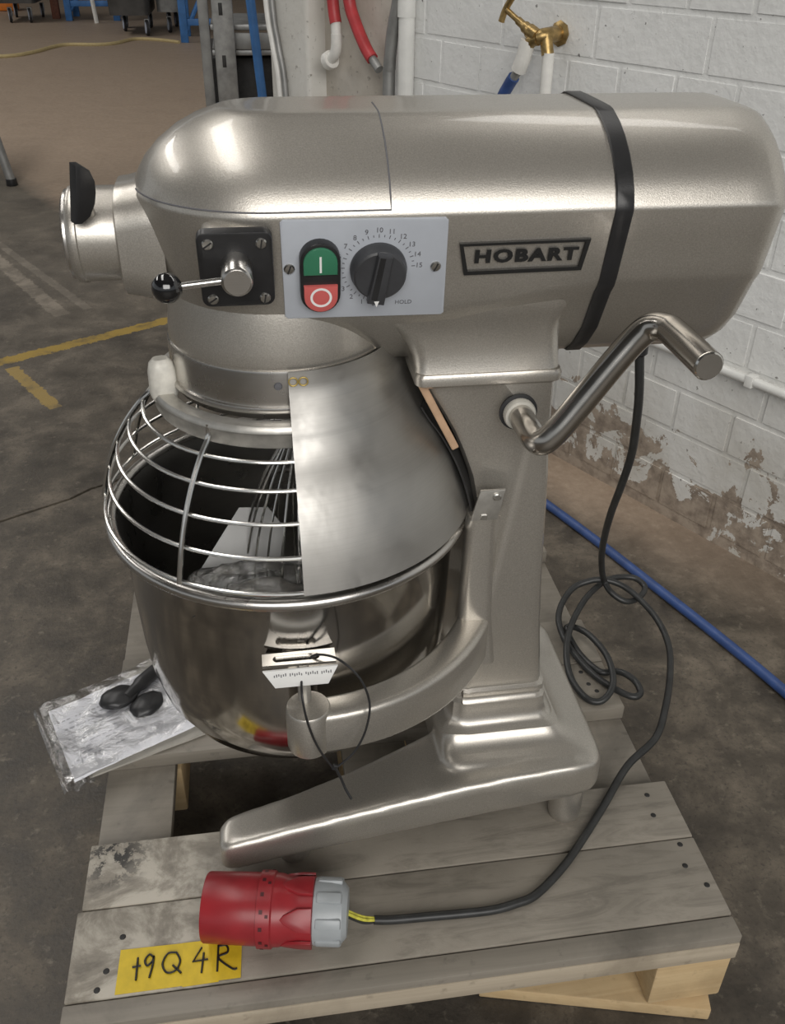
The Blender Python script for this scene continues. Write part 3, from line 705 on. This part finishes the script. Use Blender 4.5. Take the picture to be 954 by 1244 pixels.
for s in (1, -1):
    ear = B()
    ear.add(*box((-.004, -.1700 * s, .4845), (.060, .016, .0035), .001))
    ear.make('bowl_ear', M['bowl'], bw)
    # slotted clamp plate: flat top with a slot and a folded printed lip
    w0, w1 = -.037, .0285
    y0, y1 = -.160, -.1905
    outl = [(w0, y0), (w1, y0 - .003), (w1 + .001, y1), (w0 - .001, y1)]
    so = [( -.003 + x, -.1765 + y) for x, y in capsule(.0085, .040)]
    so = [(-.0065 + y, -.1765 + x) for x, y in capsule(.0085, .042)]
    n = len(so); zt, zb = .4890, .4862
    ring_o = []
    for x, y in so:                     # project the slot outline out to the plate outline
        dx, dy = x + .0065, y + .1765; a = math.atan2(dy, dx)
        k = min(((w1 + .0065) / math.cos(a)) if math.cos(a) > 1e-6 else 9, ((w0 + .0065) / math.cos(a)) if math.cos(a) < -1e-6 else 9, ((y0 + .1765) / math.sin(a)) if math.sin(a) > 1e-6 else 9, ((y1 + .1765) / math.sin(a)) if math.sin(a) < -1e-6 else 9)
        ring_o.append((-.0065 + k * math.cos(a), -.1765 + k * math.sin(a)))
    rs = [[(x, y * s, zb) for x, y in so], [(x, y * s, zt) for x, y in so], [(x, y * s, zt) for x, y in ring_o], [(x, y * s, zb) for x, y in ring_o], [(x, y * s, zb) for x, y in so]]
    cl = obj('clamp_plate', *rings(rs), M['steel'], bw, angle=20)
    lip = xfm(prism([(w0, 0), (w0 + .010, -.0185), (w1 - .008, -.0185), (w1 + .001, 0)][::-1], .0025, .0005), frame_m((0, (y1 + .001) * s, .4885), (1, 0, 0), (0, .12 * s, 1)) if s > 0 else frame_m((0, -(y1 + .001), .4885), (1, 0, 0), (0, -.12, 1)))
    lp = obj('plate_lip', *lip, M['white'], cl, label='white printed lip of the clamp plate')
    if s > 0:
        pr = B()
        for i in range(26):
            if i % 7 == 6: continue
            pr.add(*box((-.027 + i * .0020, -.0055 + .0005 * (i % 3), .0026), (.0009, .0022 + .0008 * (i % 2), .0003)))
        pr.xf(frame_m((0, y1 + .001, .4885), (1, 0, 0), (0, .12, 1))); pr.make('lip_print', M['dgrey'], cl, smooth=False)

# black cable tie looped through the clamp slot
tie = spline([(.004, -.1775, .4855), (.012, -.1790, .4925), (.030, -.1880, .4930), (.048, -.1990, .478), (.056, -.2050, .452), (.052, -.2100, .425), (.042, -.2140, .404), (.030, -.2160, .3915), (.022, -.2165, .387), (.016, -.2160, .394), (.006, -.2150, .418), (-.001, -.2130, .446), (-.004, -.204, .470), (-.002, -.1850, .478), (.004, -.1775, .4855)], 7)
ct = thing('cable_tie', 'thin black cable tie looped through the slotted bowl clamp', 'cable tie', (.02, -.21, .39))
obj('loop', *tube(tie, .0011, 8), M['black'], ct)
obj('tail', *tube(spline([(.022, -.2165, .3875), (.027, -.2185, .374), (.031, -.2220, .362), (.036, -.2260, .352)], 6), .0013, 8), M['black'], ct)
obj('lock_head', *box((.022, -.2165, .387), (.005, .004, .006), .0008, 1, Matrix.Rotation(R(25), 3, 'Y')), M['black'], ct)

# ================================================================ THINGS IN THE BOWL
wk = thing('wire_whisk', 'steel balloon whisk with many thin wires standing in the mixing bowl', 'whisk', (.012, -.03, .36))
wc = Vector((.012, -.030, .0))
for k in range(11):
    a = PI * k / 11; d = Vector((math.cos(a), math.sin(a), 0))
    pr = [(.010, .640), (.020, .622), (.036, .592), (.052, .550), (.062, .500), (.062, .440), (.054, .390), (.030, .362), (0, .352)]
    pts = [wc + d * r + Vector((0, 0, z)) for r, z in pr] + [wc - d * r + Vector((0, 0, z)) for r, z in reversed(pr[:-1])]
    obj('wire', *tube(spline(pts, 4), .0012, 6), M['wire'], wk)
obj('whisk_hub', *lathe_at([(.012, .0), (.016, .004), (.016, .024), (.012, .03), (.012, .05)], (*wc[:2], .630), (0, 0, 1), 24), M['castiron'], wk)
ft = thing('flat_beater', 'dull grey flat beater paddle leaning inside the mixing bowl', 'beater', (-.05, -.03, .33))
uu = Vector((.93, .30, -.2)).normalized(); vv = Vector((-.10, .55, .83)).normalized(); vv = (vv - uu * vv.dot(uu)).normalized()
pa, pb_, pc_, pd_ = Vector((-.051, -.020, .553)), Vector((-.008, -.030, .533)), Vector((-.022, -.080, .475)), Vector((-.108, -.074, .492))
pu = (pb_ - pa).normalized(); pn_ = (pb_ - pa).cross(pd_ - pa).normalized(); pv = pn_.cross(pu)
pq = [((q - pa).dot(pu), (q - pa).dot(pv)) for q in (pa, (pa + pb_) / 2 + (pa - pd_) * .12, pb_, pc_, pd_)]
obj('paddle', *xfm(prism(pq, .006, .0015), frame_m(pa, pu, pv)), simple('dull_cast_aluminium', (.30, .30, .295), .5, .5, var=.08), ft)
obj('paddle_stem', *tube([(pc_ + pd_) / 2, (pc_ + pd_) / 2 + (pc_ - pb_).normalized() * .05], .010, 16), M['castiron'], ft)
def crumple(c, rx, ry, rz_, seed, amp, sub=4):
    rr = random.Random(seed); bm = bmesh.new(); bmesh.ops.create_icosphere(bm, subdivisions=sub, radius=1)
    from mathutils import noise as mn
    out = []
    for v in bm.verts:
        n = mn.noise(v.co * 2.3 + Vector((seed, 0, 0))) + .6 * abs(mn.noise(v.co * 5.1 + Vector((0, seed, 0))))
        q = v.co * (1 + amp * n); v.co = Vector((c[0] + q.x * rx, c[1] + q.y * ry, c[2] + q.z * rz_))
    bm.verts.index_update()
    r_ = [v.co.copy() for v in bm.verts], [[a.index for a in q.verts] for q in bm.faces]; bm.free(); return r_
bg = thing('plastic_bag', 'crumpled clear plastic bag of metal parts lying behind the guard wires inside the bowl', 'bag', (-.03, -.10, .48))
obj('film', *crumple((-.034, -.112, .511), .066, .034, .030, 3, .42), M['bagfilm'], bg, angle=60)
obj('contents', *crumple((-.032, -.112, .502), .050, .024, .016, 9, .42, 4), M['castiron'], bg, angle=70)
# ================================================================ POWER CORD WITH PLUG
pc = thing('power_cord', 'black power cord with red plug, coiled beside the mixer and lying across the pallet', 'power cord', (.1, -.2, PZ))
PA = Vector((-.115, -.2035, .1838)); PB = Vector((.026, -.2285, .1825)); pd = (PB - PA).normalized()
PR = .0354
pg_ = obj('plug', *lathe_at([(.031, .030), (.0320, .0005), (.0336, 0), (.0346, .0015), (PR, .045), (PR, .056), (.0378, .0565), (.0378, .0705), (.0358, .072), (.0355, .078), (.0325, .088), (.0330, .100), (.0335, .112), (.0300, .113)], PA, pd, 48), M['plugred'], pc, label='red round industrial plug')
# scalloped grip panels
gr = B()
for k in range(6):
    a = 2 * PI * k / 6 + .35
    v, f = prism([(.112 - .0, -.012), (.112, .012), (.098, .0115), (.084, .0045), (.080, 0), (.084, -.0045), (.098, -.0115)][::-1], .003, .001)
    gr.add(*xfm((v, f), axis_m(PA, pd) @ Matrix.Rotation(a, 4, 'Z') @ frame_m((.0322, 0, 0), (0, 0, 1), (0, 1, 0)) @ Matrix.Scale(-1, 4, (0, 0, 1))))
gr.make('grip', M['plugred'], pg_)
sl_ = B()
for k in range(14):
    a = 2 * PI * k / 14
    sl_.add(*xfm(box((.0376, 0, .0615), (.0012, .004, .0035)), axis_m(PA, pd) @ Matrix.Rotation(a, 4, 'Z')))
    if k % 2: sl_.add(*xfm(box((.0376, .004, .0675), (.0012, .003, .003)), axis_m(PA, pd) @ Matrix.Rotation(a, 4, 'Z')))
sl_.make('slots', M['plugdark'], pg_)
gl = obj('cable_gland', *lathe_at([(.0290, .110), (.0325, .113), (.0330, .117), (.0325, .130), (.0300, .142), (.0240, .1470), (.012, .1478), (.009, .1478)], PA, pd, 40), M['gland'], pc, label='grey cable gland nut')
gb = B()
for k in range(8):
    a = 2 * PI * k / 8 + .2
    gb.add(*xfm(box((.0316, 0, .1285), (.0055, .0115, .026), .0022, 2), axis_m(PA, pd) @ Matrix.Rotation(a, 4, 'Z')))
gb.make('rib', M['gland'], gl)
ge = PA + pd * .147
we = Vector((.0590, -.2235, .1535))
for dy, dz, mm, lab in ((.0022, .0016, 'ygreen', 'yellow and green earth wire'), (-.0012, .0022, 'ygreen', 'yellow and green earth wire'), (-.0018, -.0016, 'cable', 'black core wire'), (.0018, -.0018, 'wire', 'pale core wire')):
    o_ = Vector((0, dy, dz))
    obj('core_wire', *tube(spline([ge + o_ - pd * .005, (ge + we) / 2 + o_ * 1.1 + Vector((0, 0, -.006)), we + o_ * .7], 5), .0017, 8), M[mm], pc, label=lab)
CABLE = [(.0580, -.2230, .1536), (.078, -.2240, .1510), (.1160, -.2250, .1500), (.150, -.2265, .1500), (.187, -.2270, .1500), (.213, -.2230, .150), (.236, -.2165, .150), (.268, -.194, .150), (.299, -.1660, .150), (.350, -.1130, .1505), (.402, -.0565, .152)]
COIL = [(0.4531, -0.0208, 0.1580), (0.4922, 0.0377, 0.1520), (0.5243, 0.0985, 0.1500), (0.5456, 0.1555, 0.1520), (0.5481, 0.2080, 0.1580), (0.5322, 0.2543, 0.1680), (0.5116, 0.2776, 0.1760), (0.4863, 0.2877, 0.1800), (0.4646, 0.2914, 0.1760), (0.4401, 0.2861, 0.1700), (0.4151, 0.2606, 0.1640), (0.3983, 0.2257, 0.1600), (0.3952, 0.1829, 0.1570), (0.4027, 0.1440, 0.1540), (0.4180, 0.1059, 0.1510), (0.4407, 0.0748, 0.1500), (0.4569, 0.0624, 0.1500), (0.4687, 0.0692, 0.1500), (0.4689, 0.0890, 0.1520), (0.4581, 0.1032, 0.1550), (0.4469, 0.1151, 0.1510)]
obj('cable', *tube(spline(CABLE + COIL, 8), .0048, 12), M['cable'], pc)
# the drop from the motor cover, a small loop at the top and the second coil
DROP = [(.351, 0, .735)] + [(0.3517, 0.0000, 0.6918), (0.3599, 0.0050, 0.6490), (0.3698, 0.0200, 0.6130), (0.3857, 0.0500, 0.5458), (0.3961, 0.0850, 0.4808), (0.4093, 0.1300, 0.4098), (0.4331, 0.1900, 0.3215), (0.4587, 0.2400, 0.2477)]
COIL2 = [(0.4861, 0.2825, 0.1850), (0.4936, 0.2652, 0.1720), (0.5136, 0.2521, 0.1620), (0.5394, 0.2625, 0.1580), (0.5582, 0.2835, 0.1600), (0.5513, 0.3020, 0.1640), (0.5339, 0.3078, 0.1660), (0.5106, 0.3043, 0.1680), (0.4908, 0.2955, 0.1680), (0.4487, 0.2556, 0.1700), (0.4078, 0.1975, 0.1710), (0.3854, 0.1483, 0.1660), (0.3794, 0.1057, 0.1560), (0.3890, 0.0695, 0.1510), (0.4059, 0.0588, 0.1510), (0.4240, 0.0687, 0.1580), (0.4359, 0.0934, 0.1630), (0.4397, 0.1348, 0.1660), (0.4286, 0.1808, 0.1660), (0.4125, 0.2099, 0.1580), (0.4065, 0.2058, 0.1520), (0.4100, 0.1582, 0.1500), (0.4266, 0.1177, 0.1500), (0.4469, 0.1151, 0.1510)]
obj('cable', *tube(spline(DROP + COIL2, 8), .0047, 12), M['cable'], pc)
obj('strain_relief', *lathe_at([(.0055, 0), (.0085, .003), (.0085, .016), (.010, .017), (.010, .024)], (.351, 0, .686), (0, 0, 1), 20), M['black'], pc)

# ================================================================ YELLOW TAPE
tp = thing('marking_tape', 'yellow tape strip hand-lettered 19 Q 4 R on the pallet front', 'tape', (-.145, -.243, PZ))
def sheet(pts, z, h, name, mat, parent, label=None):
    v = [Vector((x, y, z)) for x, y in pts] + [Vector((x, y, z + h)) for x, y in pts]; n = len(pts)
    f = [list(range(n))[::-1], list(range(n, 2 * n))] + [[i, (i + 1) % n, n + (i + 1) % n, n + i] for i in range(n)]
    return obj(name, v, f, mat, parent, smooth=False, label=label)
sheet([(-.207, -.2625), (-.135, -.2625), (-.136, -.2165), (-.2055, -.2150)], PZ + .0002, .0005, 'tape_strip', M['tape'], tp)
sheet([(-.141, -.2640), (-.105, -.2635), (-.106, -.2170), (-.142, -.2165)], PZ + .0007, .0005, 'tape_strip', M['tape'], tp)
sheet([(-.111, -.2625), (-.083, -.2625), (-.081, -.2185), (-.112, -.2165)], PZ + .0012, .0005, 'tape_strip', M['tape'], tp)
STK = {'1': [[(-.35, .1), (.25, .12)], [(0, .5), (-.02, -.5)]], '9': [[(.3, .35), (.0, .5), (-.3, .25), (-.1, 0), (.25, .2), (.32, .4), (.28, 0), (.1, -.55)]],
       'Q': [[(.2, .45), (-.2, .45), (-.42, .0), (-.2, -.4), (.2, -.35), (.38, .05), (.2, .45)], [(.05, -.1), (.45, -.5)]],
       '4': [[(.1, .55), (-.35, -.05), (.45, -.02)], [(.22, .3), (.12, -.6)]], 'R': [[(-.25, .55), (-.3, -.55)], [(-.3, .5), (.15, .5), (.22, .2), (-.25, .02), (.45, -.5), (.7, -.52)]]}
hw_ = B()
for ch, x, y, sx, sy in (('1', -.187, -.239, .014, .024), ('9', -.1755, -.237, .014, .024), ('Q', -.1525, -.2375, .022, .024), ('4', -.1245, -.2380, .019, .024), ('R', -.1005, -.2390, .020, .026)):
    for s in STK[ch]: hw_.add(*[t for t in tube([(px, py, PZ + .0020) for px, py in [(x + a * sx, y + b_ * sy) for a, b_ in ([(q.x, q.y) for q in spline([(a, b_, 0) for a, b_ in s], 5)] if len(s) > 3 else s)]], .0011, 6)])
hw_.make('lettering', M['ink'], tp)

# ================================================================ DOCUMENT POUCH
dp = thing('document_pouch', 'clear plastic pouch of white papers and small black parts on the pallet corner', 'document pouch', (-.23, .11, PZ))
C4 = [Vector((-.333, .128, .160)), Vector((-.283, .005, .153)), Vector((-.112, .092, .154)), Vector((-.182, .205, .162))]
from mathutils import noise as mnoise
def patch(c, n, dz, amp, seed, inset=0.0, thick=.0008):
    top = []; bot = []
    for i in range(n + 1):
        for j in range(n + 1):
            u = inset + (1 - 2 * inset) * i / n; w = inset + (1 - 2 * inset) * j / n
            p = (c[0] * (1 - u) + c[3] * u) * (1 - w) + (c[1] * (1 - u) + c[2] * u) * w
            z = amp * mnoise.noise(Vector((u * 3.1 + seed, w * 3.7, 0))) + amp * .5 * mnoise.noise(Vector((u * 9 + seed, w * 8, 3)))
            top.append(p + Vector((0, 0, dz + z))); bot.append(p + Vector((0, 0, dz + z - thick)))
    m = n + 1; f = []
    for i in range(n):
        for j in range(n):
            f.append([i * m + j, i * m + j + 1, (i + 1) * m + j + 1, (i + 1) * m + j])
            k = m * m; f.append([k + i * m + j, k + (i + 1) * m + j, k + (i + 1) * m + j + 1, k + i * m + j + 1])
    for i in range(n):
        for a, b_ in ((i, i + 1), (n * m + i, n * m + i + 1), (i * m, (i + 1) * m), (i * m + n, (i + 1) * m + n)): f.append([a, b_, b_ + m * m, a + m * m])
    return top + bot, f
cc = [a.copy() for a in C4]
fc_ = sum(C4, Vector()) / 4
C4f = [fc_ + (a - fc_) * 1.07 for a in C4]
obj('film', *patch(C4f, 40, .0120, .0085, 5, 0), M['film'], dp, angle=80)
obj('film', *patch([C4f[1] + Vector((-.004, -.004, -.004)), C4f[1] + Vector((.03, .014, -.004)), C4f[0] + Vector((.02, -.01, -.002)), C4f[0] + Vector((-.010, .004, -.002))], 16, .004, .006, 11, 0), M['film'], dp, angle=80)
obj('paper_sheet', *patch(C4, 18, .0035, .0028, 2, .02), M['paper'], dp)
C5 = [Vector((-.305, .118, .150)), Vector((-.265, .02, .147)), Vector((-.125, .075, .147)), Vector((-.165, .180, .150))]
obj('booklet', *patch(C5, 12, .003, .001, 8, .0, .003), M['card'], dp)
obj('booklet', *patch([Vector((-.262, .170, .153)), Vector((-.262, .120, .153)), Vector((-.185, .120, .153)), Vector((-.185, .225, .158))], 8, .004, .002, 3, 0, .003), M['card'], dp, label='grey card sticking out at the back')
pp_ = B(); m4 = frame_m((-.318, .098, .1665), (.45, -.89, -.02), (.86, .44, .02))
rq = random.Random(5)
for row in range(9):
    x = .006
    while x < .085 - (row % 3) * .02:
        L = rq.uniform(.004, .012); pp_.add(*box((.012 + x + L / 2, .012 + row * .0085, .0), (L, .0022, .0003))); x += L + .003
pp_.xf(m4)
def on_sheet(u, w, lift):
    p = (C4[0] * (1 - u) + C4[3] * u) * (1 - w) + (C4[1] * (1 - u) + C4[2] * u) * w
    z = .0028 * mnoise.noise(Vector((u * 3.1 + 2, w * 3.7, 0))) + .0014 * mnoise.noise(Vector((u * 9 + 2, w * 8, 3)))
    return p + Vector((0, 0, .0035 + z + lift))
pp2 = B()
for row in range(10):
    w = .22 + .06 * row; u = .08
    while u < .40:
        du = rq.uniform(.015, .04)
        if rq.random() < .75: pp2.add([on_sheet(u, w, .0006), on_sheet(u + du, w, .0006), on_sheet(u + du, w + .018, .0006), on_sheet(u, w + .018, .0006)], [[0, 1, 2, 3]])
        u += du + .012
pp2.make('paper_print', simple('faint_grey_print', (.50, .51, .55), .7, var=.1), dp, smooth=False)
for (u, w, rx, ry, a) in ((.52, .28, .026, .019, 20), (.66, .52, .024, .018, 50)):
    p = on_sheet(u, w, .008)
    g = crumple((0, 0, 0), rx, ry, .010, int(u * 100), .12, 3); m = Matrix.Translation(p) @ Matrix.Rotation(R(a), 4, 'Z')
    obj('black_fitting', *xfm(g, m), M['black'], dp)
obj('black_fitting', *tube(spline([on_sheet(.56, .35, .010), on_sheet(.70, .25, .012), on_sheet(.86, .16, .011)], 5), [.008] * 5 + [.010] * 6, 12), M['black'], dp)

# ================================================================ BACKGROUND: floor hose, wall fittings
tag(obj('blue_hose', *tube(spline([(-.1, 1.75, .010), (.30, 1.20, .010), (.500, .90, .010), (.562, .764, .010), (.620, .620, .010), (.676, .468, .010), (.730, .320, .010), (.774, .186, .010), (.82, .02, .010), (.90, -.25, .010)], 8), .0092, 12), M['bluehose']), 'blue rubber hose stretched along the floor beside the brick wall', 'hose')
def wtube(name, pts, r, mat, parent=None, n=7, seg=12, **k): return obj(name, *tube(spline([wp(*p) for p in pts], n) if len(pts) > 2 else [wp(*p) for p in pts], r, seg), mat, parent, **k)
cd = thing('wall_conduit', 'white horizontal conduit pipe fixed low along the painted brick wall', 'pipe', wp(.3, .361, 0))
wtube('pipe', [(-.35, .361, .012), (1.4, .361, .012)], .0088, M['pvc'], cd)
for s in (-.1, .46, 1.0): obj('clip', *wbox(s - .008, s + .008, .350, .372, 0, .022, .002), M['pvc'], cd)
vp = thing('drain_pipe', 'white painted vertical pipe running down the brick wall left of the tap', 'pipe', wp(-.552, 0, .02))
wtube('pipe', [(-.548, .0, .022), (-.552, 1.7, .022)], .0185, M['pvc'], vp, seg=20)
wtube('socket', [(-.551, .865, .022), (-.551, .93, .022)], .0205, M['pvc'], vp, seg=20)
tpn = thing('brass_tap', 'tarnished brass garden tap with a T handle on the brick wall', 'tap', wp(-.06, .866, 0))
obj('wall_plate', *lathe_at([(.010, 0), (.022, 0), (.023, .004), (.018, .007), (.012, .010)], wp(-.100, .868, 0), -wn, 8), M['brass'], tpn)
wtube('body', [(-.100, .868, .003), (-.095, .868, .028), (-.092, .867, .050), (-.102, .864, .060)], .0140, M['brass'], tpn)
wtube('spout', [(-.096, .862, .062), (-.110, .858, .064), (-.119, .848, .065), (-.122, .838, .066)], .0115, M['brass'], tpn)
wtube('bonnet', [(-.100, .866, .062), (-.124, .876, .064), (-.150, .889, .066)], [.0130] * 7 + [.0105] * 3 + [.0075] * 5, M['brass'], tpn)
wtube('spindle', [(-.148, .888, .066), (-.182, .905, .068)], .0055, M['brass'], tpn)
wtube('tee_handle', [(-.192, .884, .07), (-.184, .906, .068), (-.168, .928, .066)], .0062, M['brass'], tpn)
wtube('inlet', [(-.090, .868, .050), (-.080, .836, .05)], .0120, M['brass'], tpn)
wtube('supply_pipe', [(-.078, .84, .05), (-.085, .0, .04)], .0115, M['whitehose'], tpn, label='white supply pipe below the tap')
th = thing('tap_hose', 'short white and blue hose clipped onto the brass tap spout', 'hose', wp(-.15, .8, .06))
wtube('connector', [(-.119, .858, .065), (-.124, .840, .066), (-.131, .820, .066), (-.139, .805, .065)], .0150, M['whitehose'], th, label='white hose connector')
wtube('ferrule', [(-.138, .806, .065), (-.154, .788, .064)], .0085, M['greysteel'], th)
wtube('hose', [(-.152, .791, .064), (-.168, .773, .062), (-.188, .742, .06), (-.215, .66, .055), (-.23, .5, .05), (-.235, .2, .05), (-.24, .012, .06)], .0120, M['bluehose'], th)
r1 = thing('red_hose', 'left red hose with a white elbow end hanging by the white pillar', 'hose', wp(-.81, .75, .04))
wtube('hose', [(-.835, 1.35, .05), (-.826, 1.05, .045), (-.817, .883, .04), (-.806, .835, .04)], .0145, M['redhose'], r1)
wtube('ferrule', [(-.806, .838, .04), (-.804, .808, .04)], .0125, M['whitehose'], r1)
wtube('elbow', [(-.804, .812, .04), (-.805, .788, .04), (-.813, .768, .04), (-.835, .752, .042)], .0135, M['whitehose'], r1, label='off-white elbow fitting')
obj('end_cap', *lathe_at([(.012, 0), (.021, .0), (.022, .004), (.022, .018), (.012, .02)], wp(-.826, .755, .04), wd * -1 + Vector((0, 0, -.4)), 20), M['whitehose'], r1)
r2 = thing('red_hose', 'right red hose with a grey metal tip hanging beside the grey conduit', 'hose', wp(-.7, .78, .04))
wtube('hose', [(-.775, 1.35, .05), (-.765, 1.0, .045), (-.748, .887, .04), (-.724, .843, .04), (-.684, .795, .04), (-.656, .772, .04)], .0145, M['redhose'], r2)
wtube('tip', [(-.660, .775, .04), (-.628, .752, .04)], .0105, M['greysteel'], r2)
tag(wtube('grey_conduit', [(-.50, 1.4, .03), (-.545, .98, .03), (-.570, .898, .03), (-.591, .831, .03), (-.602, .762, .03), (-.604, .70, .03), (-.604, .30, .03), (-.60, .012, .03)], .0145, M['greysteel']), 'grey flexible conduit curving down between the red hoses and white pipe', 'conduit')
ce = thing('pillar_conduit', 'pale twin cable run up the left edge of the white pillar', 'cable', wp(-1.12, .5, .07))
wtube('cable', [(-1.135, 1.5, .066), (-1.09, .90, .066), (-1.065, .771, .066), (-1.040, .659, .066), (-1.03, .3, .066), (-1.03, .0, .066)], .0085, M['whitehose'], ce)
wtube('cable', [(-1.11, 1.5, .064), (-1.066, .90, .064), (-1.042, .771, .064), (-1.016, .659, .064), (-1.005, .3, .064), (-1.005, .0, .064)], .0075, M['greysteel'], ce)

# steel shelving with posts
sh = thing('steel_shelving', 'grey steel shelving unit with a slotted front post, behind the mixer head', 'shelf', (0, 3, 0))
def vpost(x0, x1, y, d, name, mat, parent, slots=False, top=1.9):
    o = obj(name, *box(((x0 + x1) / 2, y + d / 2, top / 2), (x1 - x0, d, top), .004), mat, parent)
    if slots:
        for k in range(10):
            obj('slot', *box((x0 + .032, y - .0005, .09 + k * .17), (.014, .003, .040), .001), M['dark'], o)
    return o
tv_ = vpost(-.160, -.122, 3.08, .04, 'post', M['greysteel'], sh)
vpost(-.108, -.032, 3.0, .045, 'post', M['galv'], sh, True)
vpost(.46, .50, 3.08, .04, 'post', M['greysteel'], sh)
for z in (.62, .705, 1.15): obj('shelf', *box((.19, 3.32, z), (.62, .48, .02), .003), M['galv'], sh)
obj('shelf_lip', *box((.19, 3.07, .66), (.60, .02, .055), .003), M['greysteel'], sh)
bx_ = obj('dark_cuboid', *box((.18, 3.55, .30), (.66, .70, .58), .01), M['dark'])  # plain black block filling the space below the shelves
tag(bx_, 'black cabinet standing under the steel shelving', 'cuboid')
tag(obj('blue_pole', *tube([(.088, 2.9, .0), (.030, 2.9, .83), (-.03, 2.9, 1.7)], .0165, 16), M['blue']), 'blue round pole leaning in front of the steel shelving', 'pole')

# trestle leg at the left edge of the picture
ts = thing('steel_trestle', 'grey steel trestle with black feet at the left edge', 'trestle', (-1.3, 3.9, 0))
for (a, b_) in (((-1.095, 3.77, .012), (-1.20, 3.77, .70)), ((-2.10, 3.77, .012), (-2.0, 3.77, .70)), ((-1.62, 4.25, .012), (-1.52, 4.25, .70)), ((-2.10, 4.25, .012), (-2.0, 4.25, .70))):
    l = obj('leg', *tube([a, b_], .021, 12), M['greysteel'], ts); obj('foot', *lathe_at([(.024, 0), (.026, .004), (.024, .03)], (a[0], a[1], 0), (0, 0, 1), 14), M['black'], l)
obj('top_rail', *box((-1.62, 4.01, .72), (.92, .60, .05), .005), M['greysteel'], ts)
obj('brace', *tube([(-1.18, 3.77, .56), (-2.02, 3.77, .56)], .015, 10), M['greysteel'], ts)

# far row of bins and stands
def caster(x, y, r, parent):
    c = obj('caster', *lathe_at([(.006, -.014), (r * .45, -.015), (r * .62, -.016), (r, -.013), (r, .013), (r * .62, .016), (r * .45, .015), (.006, .014)], (x, y, r), (1, .25, 0), 24), M['rubber'], parent)
    obj('wheel_centre', *lathe_at([(.006, -.019), (r * .72, -.018), (r * .72, .018), (.006, .019)], (x, y, r), (1, .25, 0), 20), simple('pale_blue_wheel', (.50, .55, .66), .5, var=.05), c)
    obj('fork', *box((x, y + .02, r * 1.5), (.05, .03, r * 1.2), .004), M['greysteel'], c)
def bin_cart(x0, x1, y0, y1, z0, z1, cs, label, mat, r=.075):
    t = thing('bin_cart', label, 'cart', ((x0 + x1) / 2, (y0 + y1) / 2, 0), 'wheeled steel bins along the far side')
    rs = [[((x0 + x1) / 2 + x * k, (y0 + y1) / 2 + y * k, z) for x, y in rrect(x1 - x0, y1 - y0, .05, 4)] for z, k in ((z0, .93), (z1, 1.0), (z1, .97), (z0 + .03, .9))]
    obj('tub', *rings(rs, True, True, True), mat, t)
    obj('rim', *tube([((x0 + x1) / 2 + x, (y0 + y1) / 2 + y, z1) for x, y in rrect(x1 - x0, y1 - y0, .05, 4)], .015, 8, True), M['greysteel'], t)
    for x, y in cs: caster(x, y, r, t)
    for x, y in ((x0 + .08, y1 - .1), (x1 - .08, y1 - .1)): caster(x, y, r, t)
bin_cart(-1.33, -.90, 10.15, 11.2, .19, .85, [(-1.225, 10.72), (-.95, 10.22)], 'dark wheeled steel bin, second from the blue leg by the posts', M['darkbin'])
bin_cart(-.86, -.62, 10.45, 11.3, .20, .80, [(-.74, 10.55)], 'grey wheeled steel bin right behind the nearest blue stand', M['greysteel'])
bin_cart(-2.75, -2.28, 11.6, 12.5, .20, .80, [(-2.60, 11.7), (-2.38, 11.7)], 'dark wheeled steel bin beyond the brown post', M['darkbin'])
def blue_stand(x, y, w, label):
    t = thing('blue_stand', label, 'stand', (x, y, 0), 'blue steel stands on the far floor')
    for dx, dy in ((0, 0), (w, 0), (0, .6), (w, .6)): obj('leg', *box((x + dx, y + dy, .45), (.075, .075, .9), .006), M['blue'], t)
    obj('beam', *box((x + w / 2, y, .18), (w - .075, .05, .06), .004), M['blue'], t)
    obj('beam', *box((x + w / 2, y + .3, .92), (w + .1, .7, .05), .004), M['blue'], t)
    obj('brace', *tube([(x + .02, y - .0, .10), (x + w * .75, y - .0, .62)], .022, 8), M['blue'], t)
blue_stand(-.545, 9.6, .42, 'bright blue steel stand nearest the grey slotted post')
blue_stand(-1.985, 11.95, .55, 'blue steel stand farther off beside the brown post')
tag(obj('brown_post', *box((-2.17, 12.2, .5), (.09, .09, 1.0), .008), M['brown']), 'rust brown square post in the far row beside a blue stand', 'post')
tag(obj('white_prop', *tube([(-1.635, 11.63, .0), (-1.70, 11.63, .9)], .025, 10), M['whitehose']), 'thin white leaning prop between the far bins', 'prop')
tag(obj('orange_box', *box((-3.02, 13.4, .10), (.36, .3, .20), .03), M['orange']), 'small orange box on the far floor at top left', 'box')
tag(obj('yellow_cord', *tube(spline([(-3.2, 8.0, .012), (-2.6, 8.35, .012), (-2.05, 8.45, .012), (-1.86, 8.72, .012), (-1.68, 9.30, .012), (-1.36, 9.32, .012), (-1.20, 9.45, .012), (-1.05, 9.80, .012), (-.80, 9.72, .012), (-.60, 9.5, .012)], 6), .016, 8), M['cord']), 'pale yellow cord snaking over the far floor', 'cord')
struct(obj('wall_back', *box((-3, 16, 2.2), (26, .3, 4.6)), simple('dim_back_wall', (.16, .155, .15), .8, var=.2, vs=2), smooth=False))
struct(obj('ceiling', *box((-2, 3, 6.2), (26, 30, .1)), simple('grey_roof_sheet', (.22, .215, .205), .7, var=.1, vs=2), smooth=False))
